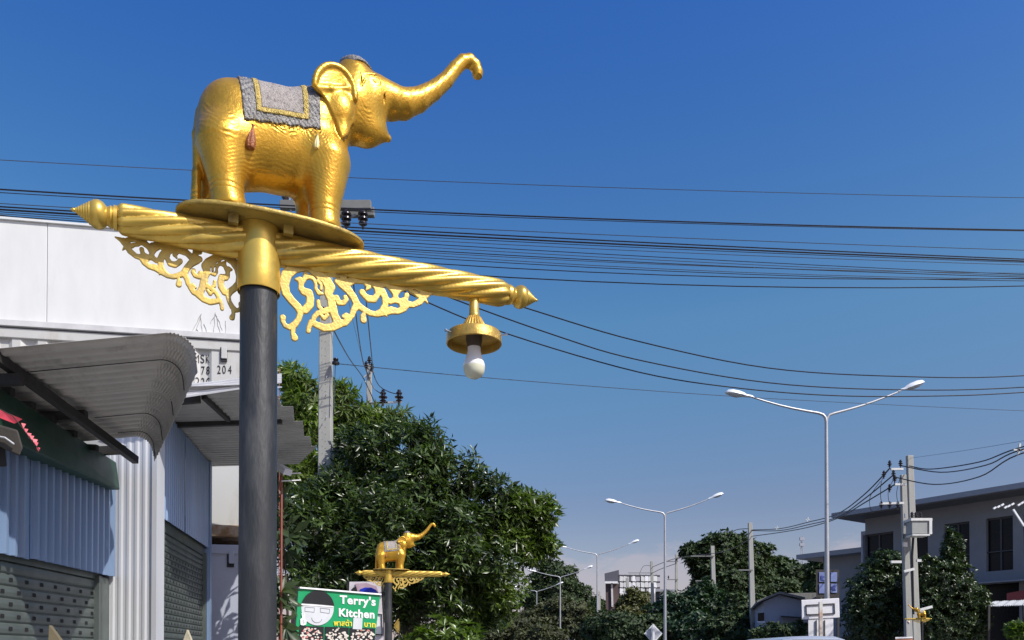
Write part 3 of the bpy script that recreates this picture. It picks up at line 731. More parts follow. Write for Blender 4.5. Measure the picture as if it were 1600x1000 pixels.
# tilted white strip along the near edge
q = [P(288, 621, 7.0), P(440, 598, 7.0), P(440, 583, 7.12), P(300, 599, 7.12)]
nn = 10; vs = []
for i in range(nn+1):
    t = i/nn; e = Vector((0, -.008 if i % 2 else .006, 0)); vs += [q[0].lerp(q[3], t)+e, q[1].lerp(q[2], t)+e]
o = MB().add(vs, [(2*i, 2*i+1, 2*i+3, 2*i+2) for i in range(nn)]).build('edge_sheet', WHSH, A2, fix=False); m = o.modifiers.new('thickness', 'SOLIDIFY'); m.thickness = .002
def bm2(a, b, w, h, name='roof_beam'): return MB().beam(a, b, w, h).build(name, DKST, A2)
bm2(P(276, 661, 8.0), P(500-60, 655, 8.0), .05, .09); bm2(P(326, 704, 9.85), P(470, 698, 9.85), .05, .11); bm2(P(280, 625, 7.15), P(312, 622, 7.15), .05, .08)
bm2(P(318, 620, 7.2), P(357, 656, 7.9), .04, .04, 'roof_strut'); bm2(P(372, 655, 8.0), P(377, 700, 9.8), .04, .05, 'roof_strut')
bm2(P(300, 692, 9.3), P(376, 689, 9.3), .03, .03)
# ================================================================ container stack and white panel wall
CPL = Plane((-6.4, 10.0), (1, .1655))
CWHITE = mat('white_container_paint', (.50, .50, .48), .55, vary=.06, vscale=1, dirt=(.33, .28, .23), dscale=1.6, damt=.55, stretch=(1, 1, .35))
CBLUE = mat('grey_blue_container_paint', (.40, .43, .52), .5, vary=.06, vscale=1, dirt=(.28, .28, .32), dscale=2, damt=.4)
RUSTC = mat('rusty_rail', (.28, .17, .08), .8, vary=.3, vscale=6, dirt=(.5, .46, .40), dscale=3, damt=.8)
PANEL = mat('white_roof_panel', (.655, .665, .655), .6, vary=.04, dirt=(.46, .45, .43), dscale=1.1, damt=.35, stretch=(1, 1, .3))
SEAM = mat('panel_seam_grey', (.25, .25, .27), .7)
TXT = mat('black_lettering_and_shadow', (.015, .015, .018), .6)
def z_at(pl, u, v): return pl.uv(u, v)
ct0, ct1 = -2.6, CPL.uv(391, 600)[0]
def cont(name, zt, zb, m, label):
    r = empty(name); tag(r, label, 'shipping container')
    b = MB(); ts = []; ds = []; t = ct0+.1; per = .30
    ts.append(ct0+.08); ds.append(0)
    while t < ct1-.1-per:
        for a, d in ((0, 0), (.18, .036), (.5, .036), (.68, 0)): ts.append(t+a*per); ds.append(d)
        t += per
    ts.append(ct1-.08); ds.append(0); n = len(ts)
    vs = [CPL.at(a, z, .02+d) for z in (zb+.12, zt-.10) for a, d in zip(ts, ds)]
    o = b.add(vs, [(i, i+1, n+i+1, n+i) for i in range(n-1)]).build('side_panel', m, r, fix=False)
    md = o.modifiers.new('thickness', 'SOLIDIFY'); md.thickness = .004
    wallbox(CPL, ct0, ct1, zt-.12, zt, 0, 2.44, 'top_rail', m, r, .008)
    wallbox(CPL, ct0, ct1, zb, zb+.15, 0, 2.44, 'bottom_rail', RUSTC if m is CWHITE else m, r, .008)
    for t0, t1 in ((ct0, ct0+.12), (ct1-.12, ct1)): wallbox(CPL, t0, t1, zb+.15, zt-.12, 0, .14, 'corner_post', m, r)
    wallbox(CPL, ct0+.02, ct1-.02, zb+.05, zt-.05, .12, 2.4, 'body', m, r)
    return r
zt = CPL.uv(340, 532)[1]; zb = CPL.uv(355, 838)[1]; zt2 = CPL.uv(355, 851)[1]
C1 = cont('shipping_container', zt, zb, CWHITE, 'upper white container with black registration letters behind the shops')
C2 = cont('shipping_container', zt2, zt2-2.6, CBLUE, 'lower grey blue container seen between the farther shop and the post')
def ctext(s, u, v, hpx, width, name='lettering', parent=C1, m=TXT, off=.016):
    cu = bpy.data.curves.new(name, 'FONT'); cu.body = s; cu.size = 1; o = bpy.data.objects.new(name, cu); COL.objects.link(o)
    cu.extrude = .004
    bpy.context.view_layer.update(); me = bpy.data.meshes.new_from_object(o); bpy.data.objects.remove(o)
    xs = [w.co.x for w in me.vertices]; ys = [w.co.y for w in me.vertices]; x0, x1, y0, y1 = min(xs), max(xs), min(ys), max(ys)
    t, z = CPL.uv(u, v); t2, z2 = CPL.uv(u+width, v-hpx)
    for w in me.vertices:
        a = t+(w.co.x-x0)/(x1-x0)*(t2-t); c = z+(w.co.y-y0)/(y1-y0)*(z2-z)
        q_ = ((a-(ct0+.1))/.30) % 1; dd = .036*(q_/.18 if q_ < .18 else 1 if q_ < .5 else (.68-q_)/.18 if q_ < .68 else 0)
        if a > ct0+.1+.30*math.ceil((ct1-.1-.30-ct0-.1)/.30): dd = 0
        p = CPL.at(a, c, off-.001+dd-.5*w.co.z); w.co = p
    me.materials.clear(); return link(name, me, m, parent)
ctext('M', 303, 565, 12.5, 7); ctext('S', 312, 565, 13, 6); ctext('K', 320.5, 565, 12.5, 6)
for ch, u in (('7', 313), ('8', 321), ('2', 339), ('0', 347), ('4', 356)): ctext(ch, u, 583, 12.5, 5.5)
for ch, u in (('2', 305), ('2', 313), ('G', 321)): ctext(ch, u, 601, 12.5, 5.5)
t, z = CPL.uv(349.5, 553)
wallbox(CPL, t-.040, t+.042, z-.10, z+.085, -.006, .012, 'vent_cover_and_shadow', TXT, C1); wallbox(CPL, t-.028, t+.042, z-.065, z+.085, -.022, -.004, 'vent_cover_and_shadow', CWHITE, C1, .006)  # black plate, wider left and below, drawn as the vent's cast shadow
t, z = CPL.uv(360, 872)
wallbox(CPL, t-.045, t+.045, z-.12, z+.10, .010, .012, 'vent_cover_and_shadow', TXT, C2); wallbox(CPL, t-.02, t+.045, z-.07, z+.10, -.01, .012, 'vent_cover_and_shadow', CBLUE, C2, .006)  # the thin black plate stands in for this vent's shadow
PW = empty('white_panel_wall'); tag(PW, 'smooth bright white panel wall standing above the upper container', 'wall')
ztop = CPL.uv(0, 341.5)[1]; zbot = CPL.uv(340, 531)[1]+.01; ts_ = CPL.uv(72, 400)[0]
for a0, a1 in ((ct0, ts_-2.45), (ts_-2.44, ts_-.004), (ts_+.004, ct1)):
    wallbox(CPL, a0, a1, zbot+.07, ztop, .03, 2.3, 'wall_panel', PANEL, PW, .004)
wallbox(CPL, ct0, ct1+.005, zbot, zbot+.075, -.03, 2.35, 'bottom_trim', mat('pale_grey_trim', (.55, .55, .55), .6), PW, .004)
wallbox(CPL, ct0, ct1, ztop+.002, ztop+.03, .0, 2.34, 'top_trim', PANEL, PW)
wallbox(CPL, ts_-.0038, ts_+.0038, zbot+.08, ztop-.002, .045, .06, 'panel_seam', SEAM, PW)
random.seed(12); sm_ = mat('dark_scratch', (.40, .39, .38), .8)
for (u, v, du, dv) in ((314, 489, -9, 30), (314, 489, -14, 26), (313, 495, 3, 24), (336, 487, -3, 36), (336, 489, 12, 26), (338, 492, 5, 30), (334, 494, -6, 10), (306, 513, 8, 8), (302, 520, 14, 3), (318, 505, 4, 14), (352, 500, 0, 22)):
    pts = []
    for k in range(5):
        t_, z_ = CPL.uv(u+du*k/4+random.uniform(-1, 1)*(k > 0), v+dv*k/4); pts.append(CPL.at(t_, z_, .026))
    MB().tube(pts, [.005, .004, .003, .0025, .002], 4).build('scratch_mark', sm_, PW)
# pink bunting and the small dark lamp box at the far left
PINK = mat('pink_plastic', (.72, .10, .16), .5, vary=.15, vscale=20, trans=.25)
PB = empty('pink_bunting'); tag(PB, 'string of small pink paper flags hanging before the dark green beam', 'bunting')
D0 = 4.9
MB().add([P(-60, 612, D0), P(2, 641, D0+.1), P(35, 655, D0+.15), P(23, 662, D0+.15), P(0, 653, D0+.1), P(-60, 630, D0)], [(0, 1, 2, 3, 4, 5)]).build('pink_banner', PINK, PB, fix=False)
for (u, v, s) in ((37, 665, 5), (41, 673, 4.5), (46, 680, 5), (50, 684, 5), (55, 690, 6), (60, 702, 4), (57, 694, 4.5)):
    MB().add([P(u-s*.8, v-s*.8, D0+.2), P(u+s*.7, v-s*.5, D0+.22), P(u-s*.1, v+s, D0+.2)], [(0, 1, 2)]).build('flag', PINK, PB, fix=False)
MB().tube([P(-60, 608, D0), P(20, 650, D0+.1), P(62, 704, D0+.2)], .003, 5).build('string', DKST, PB)
for o in children(PB):
    if o.name.startswith(('flag', 'pink_b')): s = o.modifiers.new('thickness', 'SOLIDIFY'); s.thickness = .0012
DC = empty('folded_canopy'); tag(DC, 'dark brown folded canopy edge jutting in at the left frame edge', 'canopy')
BRN = mat('dark_brown_canvas', (.050, .043, .035), .8, vary=.2, vscale=8, bump=.2)
MB().prism([(-80, 640), (0, 664), (28, 672), (36, 700), (30, 713), (0, 698), (-80, 680)], lambda u, v: P(u, v, 4.6), lambda u, v: P(u, v, 4.95)).build('canopy_cloth', BRN, DC, bevel=.01)
MB().tube([P(-80, 668, 4.58), P(8, 684, 4.58), P(22, 694, 4.58)], .006, 6).build('canopy_rod', mat('light_rod', (.5, .5, .5), .4), DC)
MB().prism([(-40, 692), (8, 700), (11, 729), (-40, 732)], lambda u, v: P(u, v, 4.7), lambda u, v: P(u, v, 4.9)).build('lamp_box', DKST, DC, bevel=.006)
# two pointed wooden stakes in front of the shutters
WOODP = mat('pale_wood', (.42, .38, .26), .8, vary=.2, vscale=20, bump=.2)
for (a, lab, mm) in ((((86, 977, 4.2), (97, 985, 4.2), (107, 998, 4.2)), 'brown pointed stake before the nearer shutter', mat('brown_metal', (.22, .18, .10), .5, .3)), (((292, 984, 5.2), (288, 992, 5.2), (298, 992, 5.2)), 'pale pointed stake before the farther shutter', WOODP)):
    a0 = P(*a[0]); w = .035
    pts = [(-w, 0), (w, 0), (w, a0.z-.09), (0 if mm is WOODP else -w*.9, a0.z), (-w, a0.z-.10)]
    o = MB().prism(pts, lambda x, z: Vector((a0.x+x, a0.y, z)), lambda x, z: Vector((a0.x+x, a0.y+.03, z))).build('wooden_stake', mm)
    tag(o, lab, 'stake')
# ================================================================ tall twin-arm street lights
GALV = mat('galvanised_steel', (.42, .43, .45), .45, .5, vary=.1, vscale=2)
LAMPH = mat('white_lamp_housing', (.80, .82, .84), .3, .1, vary=.04)
LENS = mat('clear_lamp_lens', (.35, .40, .45), .15, .0, vary=.1)
def make_street_light():
    r = empty('street_light'); H = 10.5
    MB().tube([(0, 0, -.12), (0, 0, 3), (0, 0, H-.25)], [.115, .095, .060], 14).build('mast', GALV, r, True)
    MB().box((-.16, -.16, -.12), (.16, .16, .02)).build('foot_plate', GALV, r)
    for sg, rise, tip in ((-1, .62, .20), (1, .93, .17)):
        L = 2.80; pts = [(0, 0, H-.28), (sg*.03, 0, H-.10), (sg*.12, 0, H+.01), (sg*.30, 0, H+.07)]
        pts += [(sg*(.3+(L-.3)*t), 0, H+.07+(rise-.07)*t-.10*math.sin(PI*t)*.6) for t in (.2, .4, .6, .8, 1)]
        MB().tube(pts, [.058, .056, .052, .048, .045, .042, .038, .034, .030], 10).build('arm', GALV, r, True)
        h = empty('lamp_head'); h.parent = r; h.location = (sg*L, 0, H+rise)
        ang = math.atan2(.36 if sg > 0 else .14, 1)
        S = Matrix.Rotation(0 if sg > 0 else PI, 4, 'Z')@Matrix.Rotation(-ang, 4, 'Y')
        b = MB(); prof = [(0, .04, .04), (.08, .07, .07), (.30, .08, .085), (.36, .12, .12), (.55, .17, .16), (.80, .19, .17), (.98, .15, .13), (1.06, .06, .05), (1.07, .01, .01)]
        vs = []; n = 12
        for x, w, t in prof:
            for k in range(n+1):
                a = PI*k/n; vs.append(S@Vector((x-.05, w*math.cos(a), t*math.sin(a))))
        b.add(vs, [(i*(n+1)+k, i*(n+1)+k+1, (i+1)*(n+1)+k+1, (i+1)*(n+1)+k) for i in range(len(prof)-1) for k in range(n)]+[(i*(n+1)+n, i*(n+1), (i+1)*(n+1), (i+1)*(n+1)+n) for i in range(len(prof)-1)])
        b.build('housing', LAMPH, h, True)
        b = MB(); vs = []; pr = [(.38, .02, .01), (.46, .12, .06), (.62, .15, .10), (.82, .14, .09), (.98, .08, .03), (1.0, .02, .005)]
        for x, w, t in pr:
            for k in range(9):
                a = PI+PI*k/8; vs.append(S@Vector((x-.05, w*math.cos(a), t*math.sin(a)-.002)))
        b.add(vs, [(i*9+k, i*9+k+1, (i+1)*9+k+1, (i+1)*9+k) for i in range(len(pr)-1) for k in range(8)]).build('lens', LENS, h, True)
    return r
sl = make_street_light(); kids = KIDS()
base = P(1291, 1000, 29.7); order = ['nearest and tallest', 'second nearest', 'third nearest', 'fourth nearest', 'fifth nearest', 'sixth nearest', 'seventh nearest', 'eighth nearest', 'ninth nearest', 'tenth nearest']
for i in range(9):
    o = sl if i == 0 else copy_tree(sl, None, kids)
    p = Vector((base.x, 29.6, 0))+ROAD*(20.75*i); o.location = (p.x, p.y, 0); o.rotation_euler[2] = math.radians(3)
    tag(o, f'{order[i]} tall grey twin arm street light in the row along the median', 'street light', 'twin arm street lights down the middle of the road')
# ================================================================ concrete power poles
CPOLE = mat('pale_concrete_pole', (.35, .35, .325), .85, vary=.08, vscale=3, bump=.15, bscale=40, dirt=(.25, .24, .22), dscale=4, damt=.4, stretch=(2, 2, .4))
INS = mat('dark_brown_insulator', (.020, .016, .018), .25, vary=.1)
ARMC = mat('grey_crossarm', (.16, .165, .16), .8, vary=.1)
WIRE = mat('black_cable', (.012, .012, .016), .4, vary=.05)
WIREB = mat('bare_metal_cable', (.10, .11, .13), .35, .6, vary=.05)
HARD = mat('galvanised_hardware', (.5, .5, .5), .4, .6)
def insulator(parent, p, s=1.):
    T = Matrix.Translation(p)@Matrix.Scale(s, 4)
    return MB().lathe([(.018, -.10), (.022, -.02), (.055, -.01), (.060, .0), (.030, .02), (.030, .04), (.075, .05), (.080, .065), (.035, .09), (.035, .11), (.055, .12), (.055, .14), (.03, .165), (.03, .19), (0, .20)], 14, T).build('insulator', INS, parent, True)
def power_pole(u, v, D, H, label, w0=.34, w1=.19, arms=(), lean=0., yaw=0.):
    q = P(u, v, D); r = empty('power_pole', (q.x, q.y, 0), yaw); H = q.z; tag(r, label, 'power pole', 'concrete power poles')
    b = MB(); vs = []
    for z, w in ((-.2, w0), (H, w1)):
        x = -lean*(1-z/H)
        vs += [(x-w/2, -w/2*.8, z), (x+w/2, -w/2*.8, z), (x+w/2, w/2*.8, z), (x-w/2, w/2*.8, z)]
    b.add(vs, [(0,3,2,1),(4,5,6,7),(0,1,5,4),(1,2,6,5),(2,3,7,6),(3,0,4,7)]).build('pole', CPOLE, r, bevel=.02)
    for (x0, x1, z, n, th) in arms:
        a = MB().box((x0, -.17-th, H+z-th/2), (x1, -.17, H+z+th/2)).build('crossarm', ARMC, r, bevel=.006)
        for k in range(n):
            x = x0+.1+(x1-x0-.2)*k/max(1, n-1); insulator(r, (x, -.17-th/2, H+z+th/2+.09), 1.25)
    return r
PA = power_pole(510, 300, 17.0, 11, 'tall pale concrete pole rising behind the golden bracket beside the mango tree', .34, .225)
H = P(510, 300, 17.0).z
def pa_local(u, v, dy=0.): q = P(u, v, 17.0+dy); return Vector((q.x-PA.location.x, q.y-17.0, q.z))
a, c = pa_local(438, 321, -.2), pa_local(580, 321, -.2)
MB().box((a.x, a.y-.06, a.z-.09), (c.x, a.y+.06, a.z+.09)).build('crossarm', ARMC, PA, bevel=.01)
MB().box((pa_local(528, 318).x, .02, a.z-.085), (c.x+.02, .15, a.z+.095)).build('crossarm', ARMC, PA, bevel=.01)
for u in (541, 567):
    q = pa_local(u, 352, -.2); MB().lathe([(.02, .36), (.05, .32), (.105, .25), (.105, .22), (.05, .19), (.10, .15), (.105, .12), (.05, .09), (.09, .05), (.09, .02), (.03, -.02), (.02, -.08)], 16, Matrix.Translation(q)).build('insulator', INS, PA, True)
for u, v in ((446, 309),):
    q = pa_local(u, v, -.2); MB().lathe([(.02, .30), (.055, .25), (.055, .20), (.08, .18), (.08, .0), (.05, -.05), (.05, -.12)], 14, Matrix.Translation(q)).build('insulator', INS, PA, True)
    MB().beam(q+Vector((.06, 0, .3)), q+Vector((.12, 0, -.3)), .03).build('insulator_bracket', HARD, PA)
MB().beam(pa_local(556, 335, -.1), pa_local(520, 356, -.1), .035).build('arm_brace', HARD, PA)
b = MB()
for k in range(26):
    q = pa_local(511, 440+k*11.0, 0); b.lathe([(.009, 0), (.009, .003), (0, .004)], 6, Matrix.Translation((q.x+.0, -.17, q.z))@Matrix.Rotation(PI/2, 4, 'X'))
tag(b.build('bolt_hole', HOLE, PA), kind='stuff')
for v in (600, 626, 661): 
    q = pa_local(512, v); MB().tube([q+Vector((-.02, -.20, 0)), q+Vector((.02, -.24, .05)), q+Vector((.03, -.20, .10))], .007, 6).build('step_hook', HARD, PA)
PBb = power_pole(577, 570, 28.7, 11, 'thin far concrete pole rising just above the leafy tree behind', .30, .17)
q = P(577, 618, 28.5); L = PBb.location
for (u0, u1, v) in ((577, 628, 628), (577, 606, 629)):
    p0, p1 = P(u0, v+2, 28.4)-L, P(u1, v, 28.4)-L; MB().beam(p0, p1, .06).build('crossarm', HARD, PBb)
for u in (598.5, 623.5): insulator(PBb, P(u, 626, 28.4)-L, 2.0)
MB().beam(P(570, 573, 28.5)-L, P(584, 582, 28.5)-L, .05).build('crossarm', HARD, PBb); MB().beam(P(584, 573, 28.5)-L, P(569, 590, 28.5)-L, .05).build('crossarm', HARD, PBb)
for u, v in ((572, 574), (581, 576), (577, 566)): insulator(PBb, P(u, v, 28.4)-L, 1.1)
# the pair with the transformer
TP = power_pole(1421, 712, 33.0, 10, 'taller of the twin concrete poles carrying the grey transformer box', .33, .24, lean=-.28)
TP2 = power_pole(1411, 742, 32.6, 9, 'shorter of the twin concrete poles left of the transformer box', .29, .21, lean=-.24)
LT = TP.location; LT2 = TP2.location
def at(u, v, D, o=None): return P(u, v, D)-(o if o is not None else Vector((0, 0, 0)))
TR_ = empty('transformer', P(1433, 838, 32.0)); tag(TR_, 'grey boxy transformer hung between the twin concrete poles', 'transformer')
TGREY = mat('transformer_grey', (.30, .31, .30), .5, vary=.08, dirt=(.2, .18, .15))
o0 = TR_.location.copy()
def tr(u, v, D=32.0): return P(u, v, D)-o0
a, c = tr(1418, 836), tr(1444, 816); MB().box((a.x, -.35, a.z), (c.x, .15, c.z)).build('tank', TGREY, TR_, bevel=.02)
MB().box((a.x-.05, -.40, c.z), (c.x+.12, .20, c.z+.10)).build('lid', mat('pale_metal_frame', (.62, .62, .60), .5), TR_)
MB().box((c.x+.0, -.40, a.z-.02), (c.x+.11, .20, c.z)).build('side_frame', MATS['pale_metal_frame'], TR_)
MB().box((a.x-.0, -.40, a.z-.08), (c.x+.02, .18, a.z-.02)).build('bottom_frame', MATS['pale_metal_frame'], TR_)
for u in (1424, 1430, 1437): insulator(TR_, Vector((tr(u, 812).x, -.05, c.z+.17)), 1.2)
for (u0, v0, u1, v1, nm) in ((1375, 787, 1412, 786, 'crossarm'), (1398, 757, 1415, 757, 'crossarm'), (1392, 733, 1411, 733, 'crossarm')):
    MB().beam(at(u0, v0, 32.3, LT2), at(u1, v1, 32.3, LT2), .08).build(nm, MATS['pale_metal_frame'], TP2)
for u, v in ((1377, 792), (1390, 792), (1403, 792), (1390, 728), (1407, 727), (1396, 743), (1398, 751), (1381, 744), (1390, 765)): insulator(TP2, at(u, v, 32.3, LT2), 1.15)
for u0, v0, u1, v1 in ((1392, 878, 1408, 878), (1432, 876, 1439, 876), (1412, 893, 1428, 889)):
    MB().beam(at(u0, v0, 32.2, LT), at(u1, v1, 32.2, LT), .10).build('crossarm', MATS['pale_metal_frame'], TP)
MB().beam(at(1437, 953, 32.4, LT), at(1456, 948, 32.4, LT), .10).build('crossarm', MATS['pale_metal_frame'], TP)
MB().tube([at(1427, 838, 32.3, LT), at(1425, 870, 32.3, LT), at(1427, 960, 32.3, LT)], .05, 8).build('cable_conduit', WIRE, TP, True)
random.seed(3)
for k in range(5):
    y = random.uniform(805, 860); MB().box(tuple(at(1412+random.uniform(-3, 6), y, 32.2, LT2)-Vector((.06, .05, .09))), tuple(at(1412+random.uniform(-3, 6), y, 32.2, LT2)+Vector((.06, .05, .09)))).build('cable_clamp', [HARD, DKST][k % 2], TP2)
power_pole(1172, 817, 57, 9, 'pale concrete pole left of the nearest street light before the big round tree', .42, .28, ((-.9, .1, -3.4, 0, .10), (-1.6, .15, -10.4, 0, .10)), lean=-.25)
power_pole(1113, 853, 68, 9, 'concrete pole standing in front of the large spreading tree', .42, .30, ((-1.9, .1, -.9, 0, .1), (-1.5, .1, -3.0, 0, .1)), lean=-.3)
power_pole(1057, 866, 75, 9, 'dark far pole beside the white building with insulators on its left', .35, .24, ((-1.2, .1, -.7, 2, .08), (-.9, .1, -2.4, 1, .08)))
power_pole(1018, 877, 81, 9, 'concrete pole rising above the diamond road sign', .42, .26, ((-2.4, .1, -1.2, 0, .06), (-1.0, 1.2, -6.3, 0, .10)), lean=-.3)
power_pole(980, 903, 99, 9, 'short looking concrete pole before the yellow green tree', .45, .34, (), lean=-.3)
power_pole(936, 924, 120, 9, 'very dark far pole between the round tree and brown tower', .45, .40, ((-.9, .0, -.5, 1, .1),))
# ================================================================ wires
def wire(pts, r, label, group=None, m=WIRE, name='power_line', cat='cable'):
    o = MB().tube(pts, r, 5, False).build(name, m, None, True); tag(o, label, cat, group); return o
def span(v0, v1, v2, ua=-500, ub=2100, D0=14.6, D1=18.6, n=22):
    "a cable crossing the whole view; heights at u = 0, 580 and 1600"
    q = np.polyfit([0, 580, 1600], [v0, v1, v2], 2); A, B = P(0, 500, D0), P(1600, 500, D1); d = B-A; pts = []
    for i in range(n+1):
        u = ua+(ub-ua)*i/n; k = (u-800)/FPX; t = (k*A.y-A.x)/(d.x-k*d.y); D = A.y+d.y*t
        pts.append(P(u, float(np.polyval(q, u)), D))
    return pts
G1 = 'cables crossing the sky behind the elephant'
wire(span(250, 279, 309), .007, 'thin topmost cable crossing the blue sky behind the elephant legs', m=WIREB)
wire(span(250, 279, 309), .007, 'thin topmost cable crossing the blue sky behind the elephant legs', m=WIREB) if False else None
wire(span(296, 327.5, 359.5), .015, 'thick dark cable passing just under the elephant feet level', G1)
wire(span(301, 331, 361), .008, 'slim cable right beneath the thick upper cable', G1)
wire(span(318, 350, 391), .008, 'fine cable at the top of the dense bundle', 'fine cables of the dense bundle', WIREB)
wire(span(323, 357, 405), .014, 'upper of the two thick black cables in the dense bundle', G1)
wire(span(327.5, 362, 408), .017, 'lower of the two thick black cables in the dense bundle', G1)
for a_, b_, c_, r_ in ((331, 366, 410, .008), (334, 371, 414, .007), (337, 376, 429, .008), (340, 381, 431, .007), (343, 386, 433, .009), (336, 392, 436, .007), (346, 397, 439, .008), (341, 389, 427, .007)):
    wire(span(a_, b_, c_, D0=14.3, D1=18.2), r_, 'fine dark cable inside the dense bundle right of the elephant', 'fine cables of the dense bundle', WIRE if r_ > .0075 else WIREB)
wire(span(347, 405, 435, D0=14.2, D1=18.), .010, 'second lowest cable of the dense bundle with a bright glint', G1)
wire(span(357, 419, 447, D0=14.2, D1=18.), .012, 'lowest dark cable of the dense bundle above the hanging bulb', G1)
def through(pts, r, label, group=None, m=WIRE, sub=6):
    "smooth cable through (u, v, D) points"
    p = [P(*q) for q in pts]; out = []
    for i in range(len(p)-1):
        a = p[max(i-1, 0)]; b_ = p[i]; c = p[i+1]; d = p[min(i+2, len(p)-1)]
        for k in range(sub):
            t = k/sub; out.append(.5*((2*b_)+(c-a)*t+(2*a-5*b_+4*c-d)*t*t+(3*b_-a-3*c+d)*t**3))
    out.append(p[-1]); return wire(out, r, label, group, m)
G2 = 'sagging cables running from the tall concrete pole to the right edge'
through([(520, 380, 17), (690, 438, 17.6), (840, 487, 18.3), (1000, 534, 19), (1200, 575, 20), (1400, 588, 21), (1600, 587, 22), (1900, 560, 23.5)], .016, 'uppermost of three sagging black cables right of the bulb', G2)
through([(520, 385, 17), (680, 456, 17.5), (870, 525, 18.3), (1000, 563, 19), (1200, 598, 20), (1400, 609, 21), (1600, 605, 22), (1900, 580, 23.5)], .016, 'middle of three sagging black cables, crossing the right lamp head', G2)
through([(520, 398, 17), (665, 471, 17.4), (800, 524, 18), (1000, 582, 19), (1150, 606, 19.8), (1300, 618, 20.5), (1450, 619, 21.2), (1600, 613, 22), (1900, 590, 23.5)], .016, 'lowest of three sagging black cables above the street light arms', G2)
through([(524, 568, 16.8), (780, 592, 19), (1125, 618, 23), (1400, 633, 27), (1600, 642, 30), (1900, 655, 34)], .009, 'thin grey cable passing behind the bulb towards the left lamp head', None, WIREB)
MB  # vertical drops at the tall pole
G3 = 'cables dropping from the tall pole to the far pole'
through([(567, 375, 16.8), (570, 440, 18), (573, 480, 20), (581, 560, 25), (583, 582, 28), (592, 602, 28.3), (607, 612, 28.3), (622, 616, 28.3)], .016, 'right drop cable curving down to the black insulators above the tree', G3)
through([(541, 370, 16.8), (552, 440, 18), (557, 500, 21), (566, 560, 26), (572, 578, 28), (583, 605, 28.3), (597, 616, 28.3)], .016, 'middle drop cable ending at the left black insulator above the tree', G3)
through([(505, 480, 16.8), (526, 525, 19), (547, 562, 24), (566, 588, 28), (577, 610, 28.3), (590, 640, 28.6)], .017, 'left slanting drop cable passing behind the pale pole', G3)
through([(535, 420, 17), (549, 490, 20), (562, 545, 25), (571, 575, 28)], .006, 'hair thin drop cable left of the far pole', None, WIREB)
through([(524, 567, 16.8), (523, 600, 16.8), (522, 640, 16.8)], .008, 'short grey cable running down beside the tall pale pole', None, WIREB)
q = P(524.5, 566, 16.8)
tag(MB().lathe([(.03, -.06), (.08, -.04), (.08, 0), (.04, .02), (.06, .05), (.05, .08), (0, .09)], 12, Matrix.Translation(q)).build('insulator_knob', INS, None, True), 'small round black insulator on the side of the tall pale pole', 'insulator')
G4 = 'cables strung between the distant roadside poles'
for i, (a_, b_, c_, d_) in enumerate((((1421, 728), (1455, 733), (1530, 722), (1592, 700)), ((1405, 727), (1470, 738), (1540, 727), (1592, 704)), ((1396, 745), (1460, 757), (1530, 745), (1592, 710)))):
    through([(*a_, 32.5), (*b_, 31), (*c_, 27), (*d_, 24), (d_[0]+160, d_[1]-40, 20)], .022, ['upper', 'middle', 'lowest'][i]+' black cable sagging from the twin poles to the right edge', G4)
through([(1421, 716, 33), (1500, 705, 28), (1592, 690, 24), (1700, 670, 21)], .006, 'hair thin cable above the modern building on the right', None, WIREB)
for i, (v0, v1, v2, v3, v4, v5, u5) in enumerate(((732, 775, 805, 822, 828, 828, 1174), (742, 782, 810, 826, 831, 829, 1174), (757, 788, 812, 830, 834, 838, 1174))):
    through([((1390, 1396, 1398)[i], v0, 32.3), (1350, v1-2, 35), (1308, v2-2, 40), (1262, v3-6, 46), (1218, v4-2, 52), (u5, v5, 57)], .028, ['upper', 'middle', 'lowest'][i]+' black cable running left from the twin poles behind the street light', G4)
for i, (u, v, D) in enumerate(((1214, 825, 52), (1262, 812, 46), (1592, 703, 24))):
    s_ = .12 if D > 30 else .16; q = P(u, v, D); b = MB(); b.beam(q+Vector((-s_, 0, 0)), q+Vector((s_, 0, 0)), s_*.3); b.beam(q+Vector((-s_*.2, 0, -s_)), q+Vector((s_*.2, 0, s_*1.2)), s_*.3)
    tag(b.build('cable_spacer', MATS['pale_metal_frame']), ['far small white spacer holding the three cables left of the street light', 'white spacer between street light and far left spacer on the three cables', 'white cross shaped spacer on the cables at the right edge'][i], 'cable spacer')
for i, (pts, r_) in enumerate((([(1172, 826, 57), (1150, 828, 60), (1140, 838, 64)], .03), ([(1172, 842, 57), (1130, 862, 64), (1058, 872, 75), (1019, 886, 81)], .03), ([(1058, 880, 75), (1035, 888, 78), (1018, 896, 81)], .03), ([(1016, 884, 81), (1005, 885, 82), (998, 900, 84)], .02), ([(1390, 733, 32.3), (1378, 750, 32.3), (1376, 775, 32.3), (1379, 790, 32.3)], .014), ([(1398, 745, 32.3), (1388, 768, 32.3), (1390, 790, 32.3)], .012), ([(1407, 745, 32.3), (1401, 770, 32.3), (1404, 790, 32.3)], .012), ([(1376, 752, 32.8), (1360, 775, 33), (1360, 795, 33), (1366, 800, 33)], .012))):
    through(pts, r_, ['short cable at the top of the pole left of the nearest street light', 'long cable crossing in front of the large spreading tree', 'short cable from the dark far pole to the next', 'slanting cable above the brown tower', 'left loop cable at the twin poles', 'middle loop cable at the twin poles', 'right loop cable at the twin poles', 'outermost loop cable left of the twin poles'][i], G4)
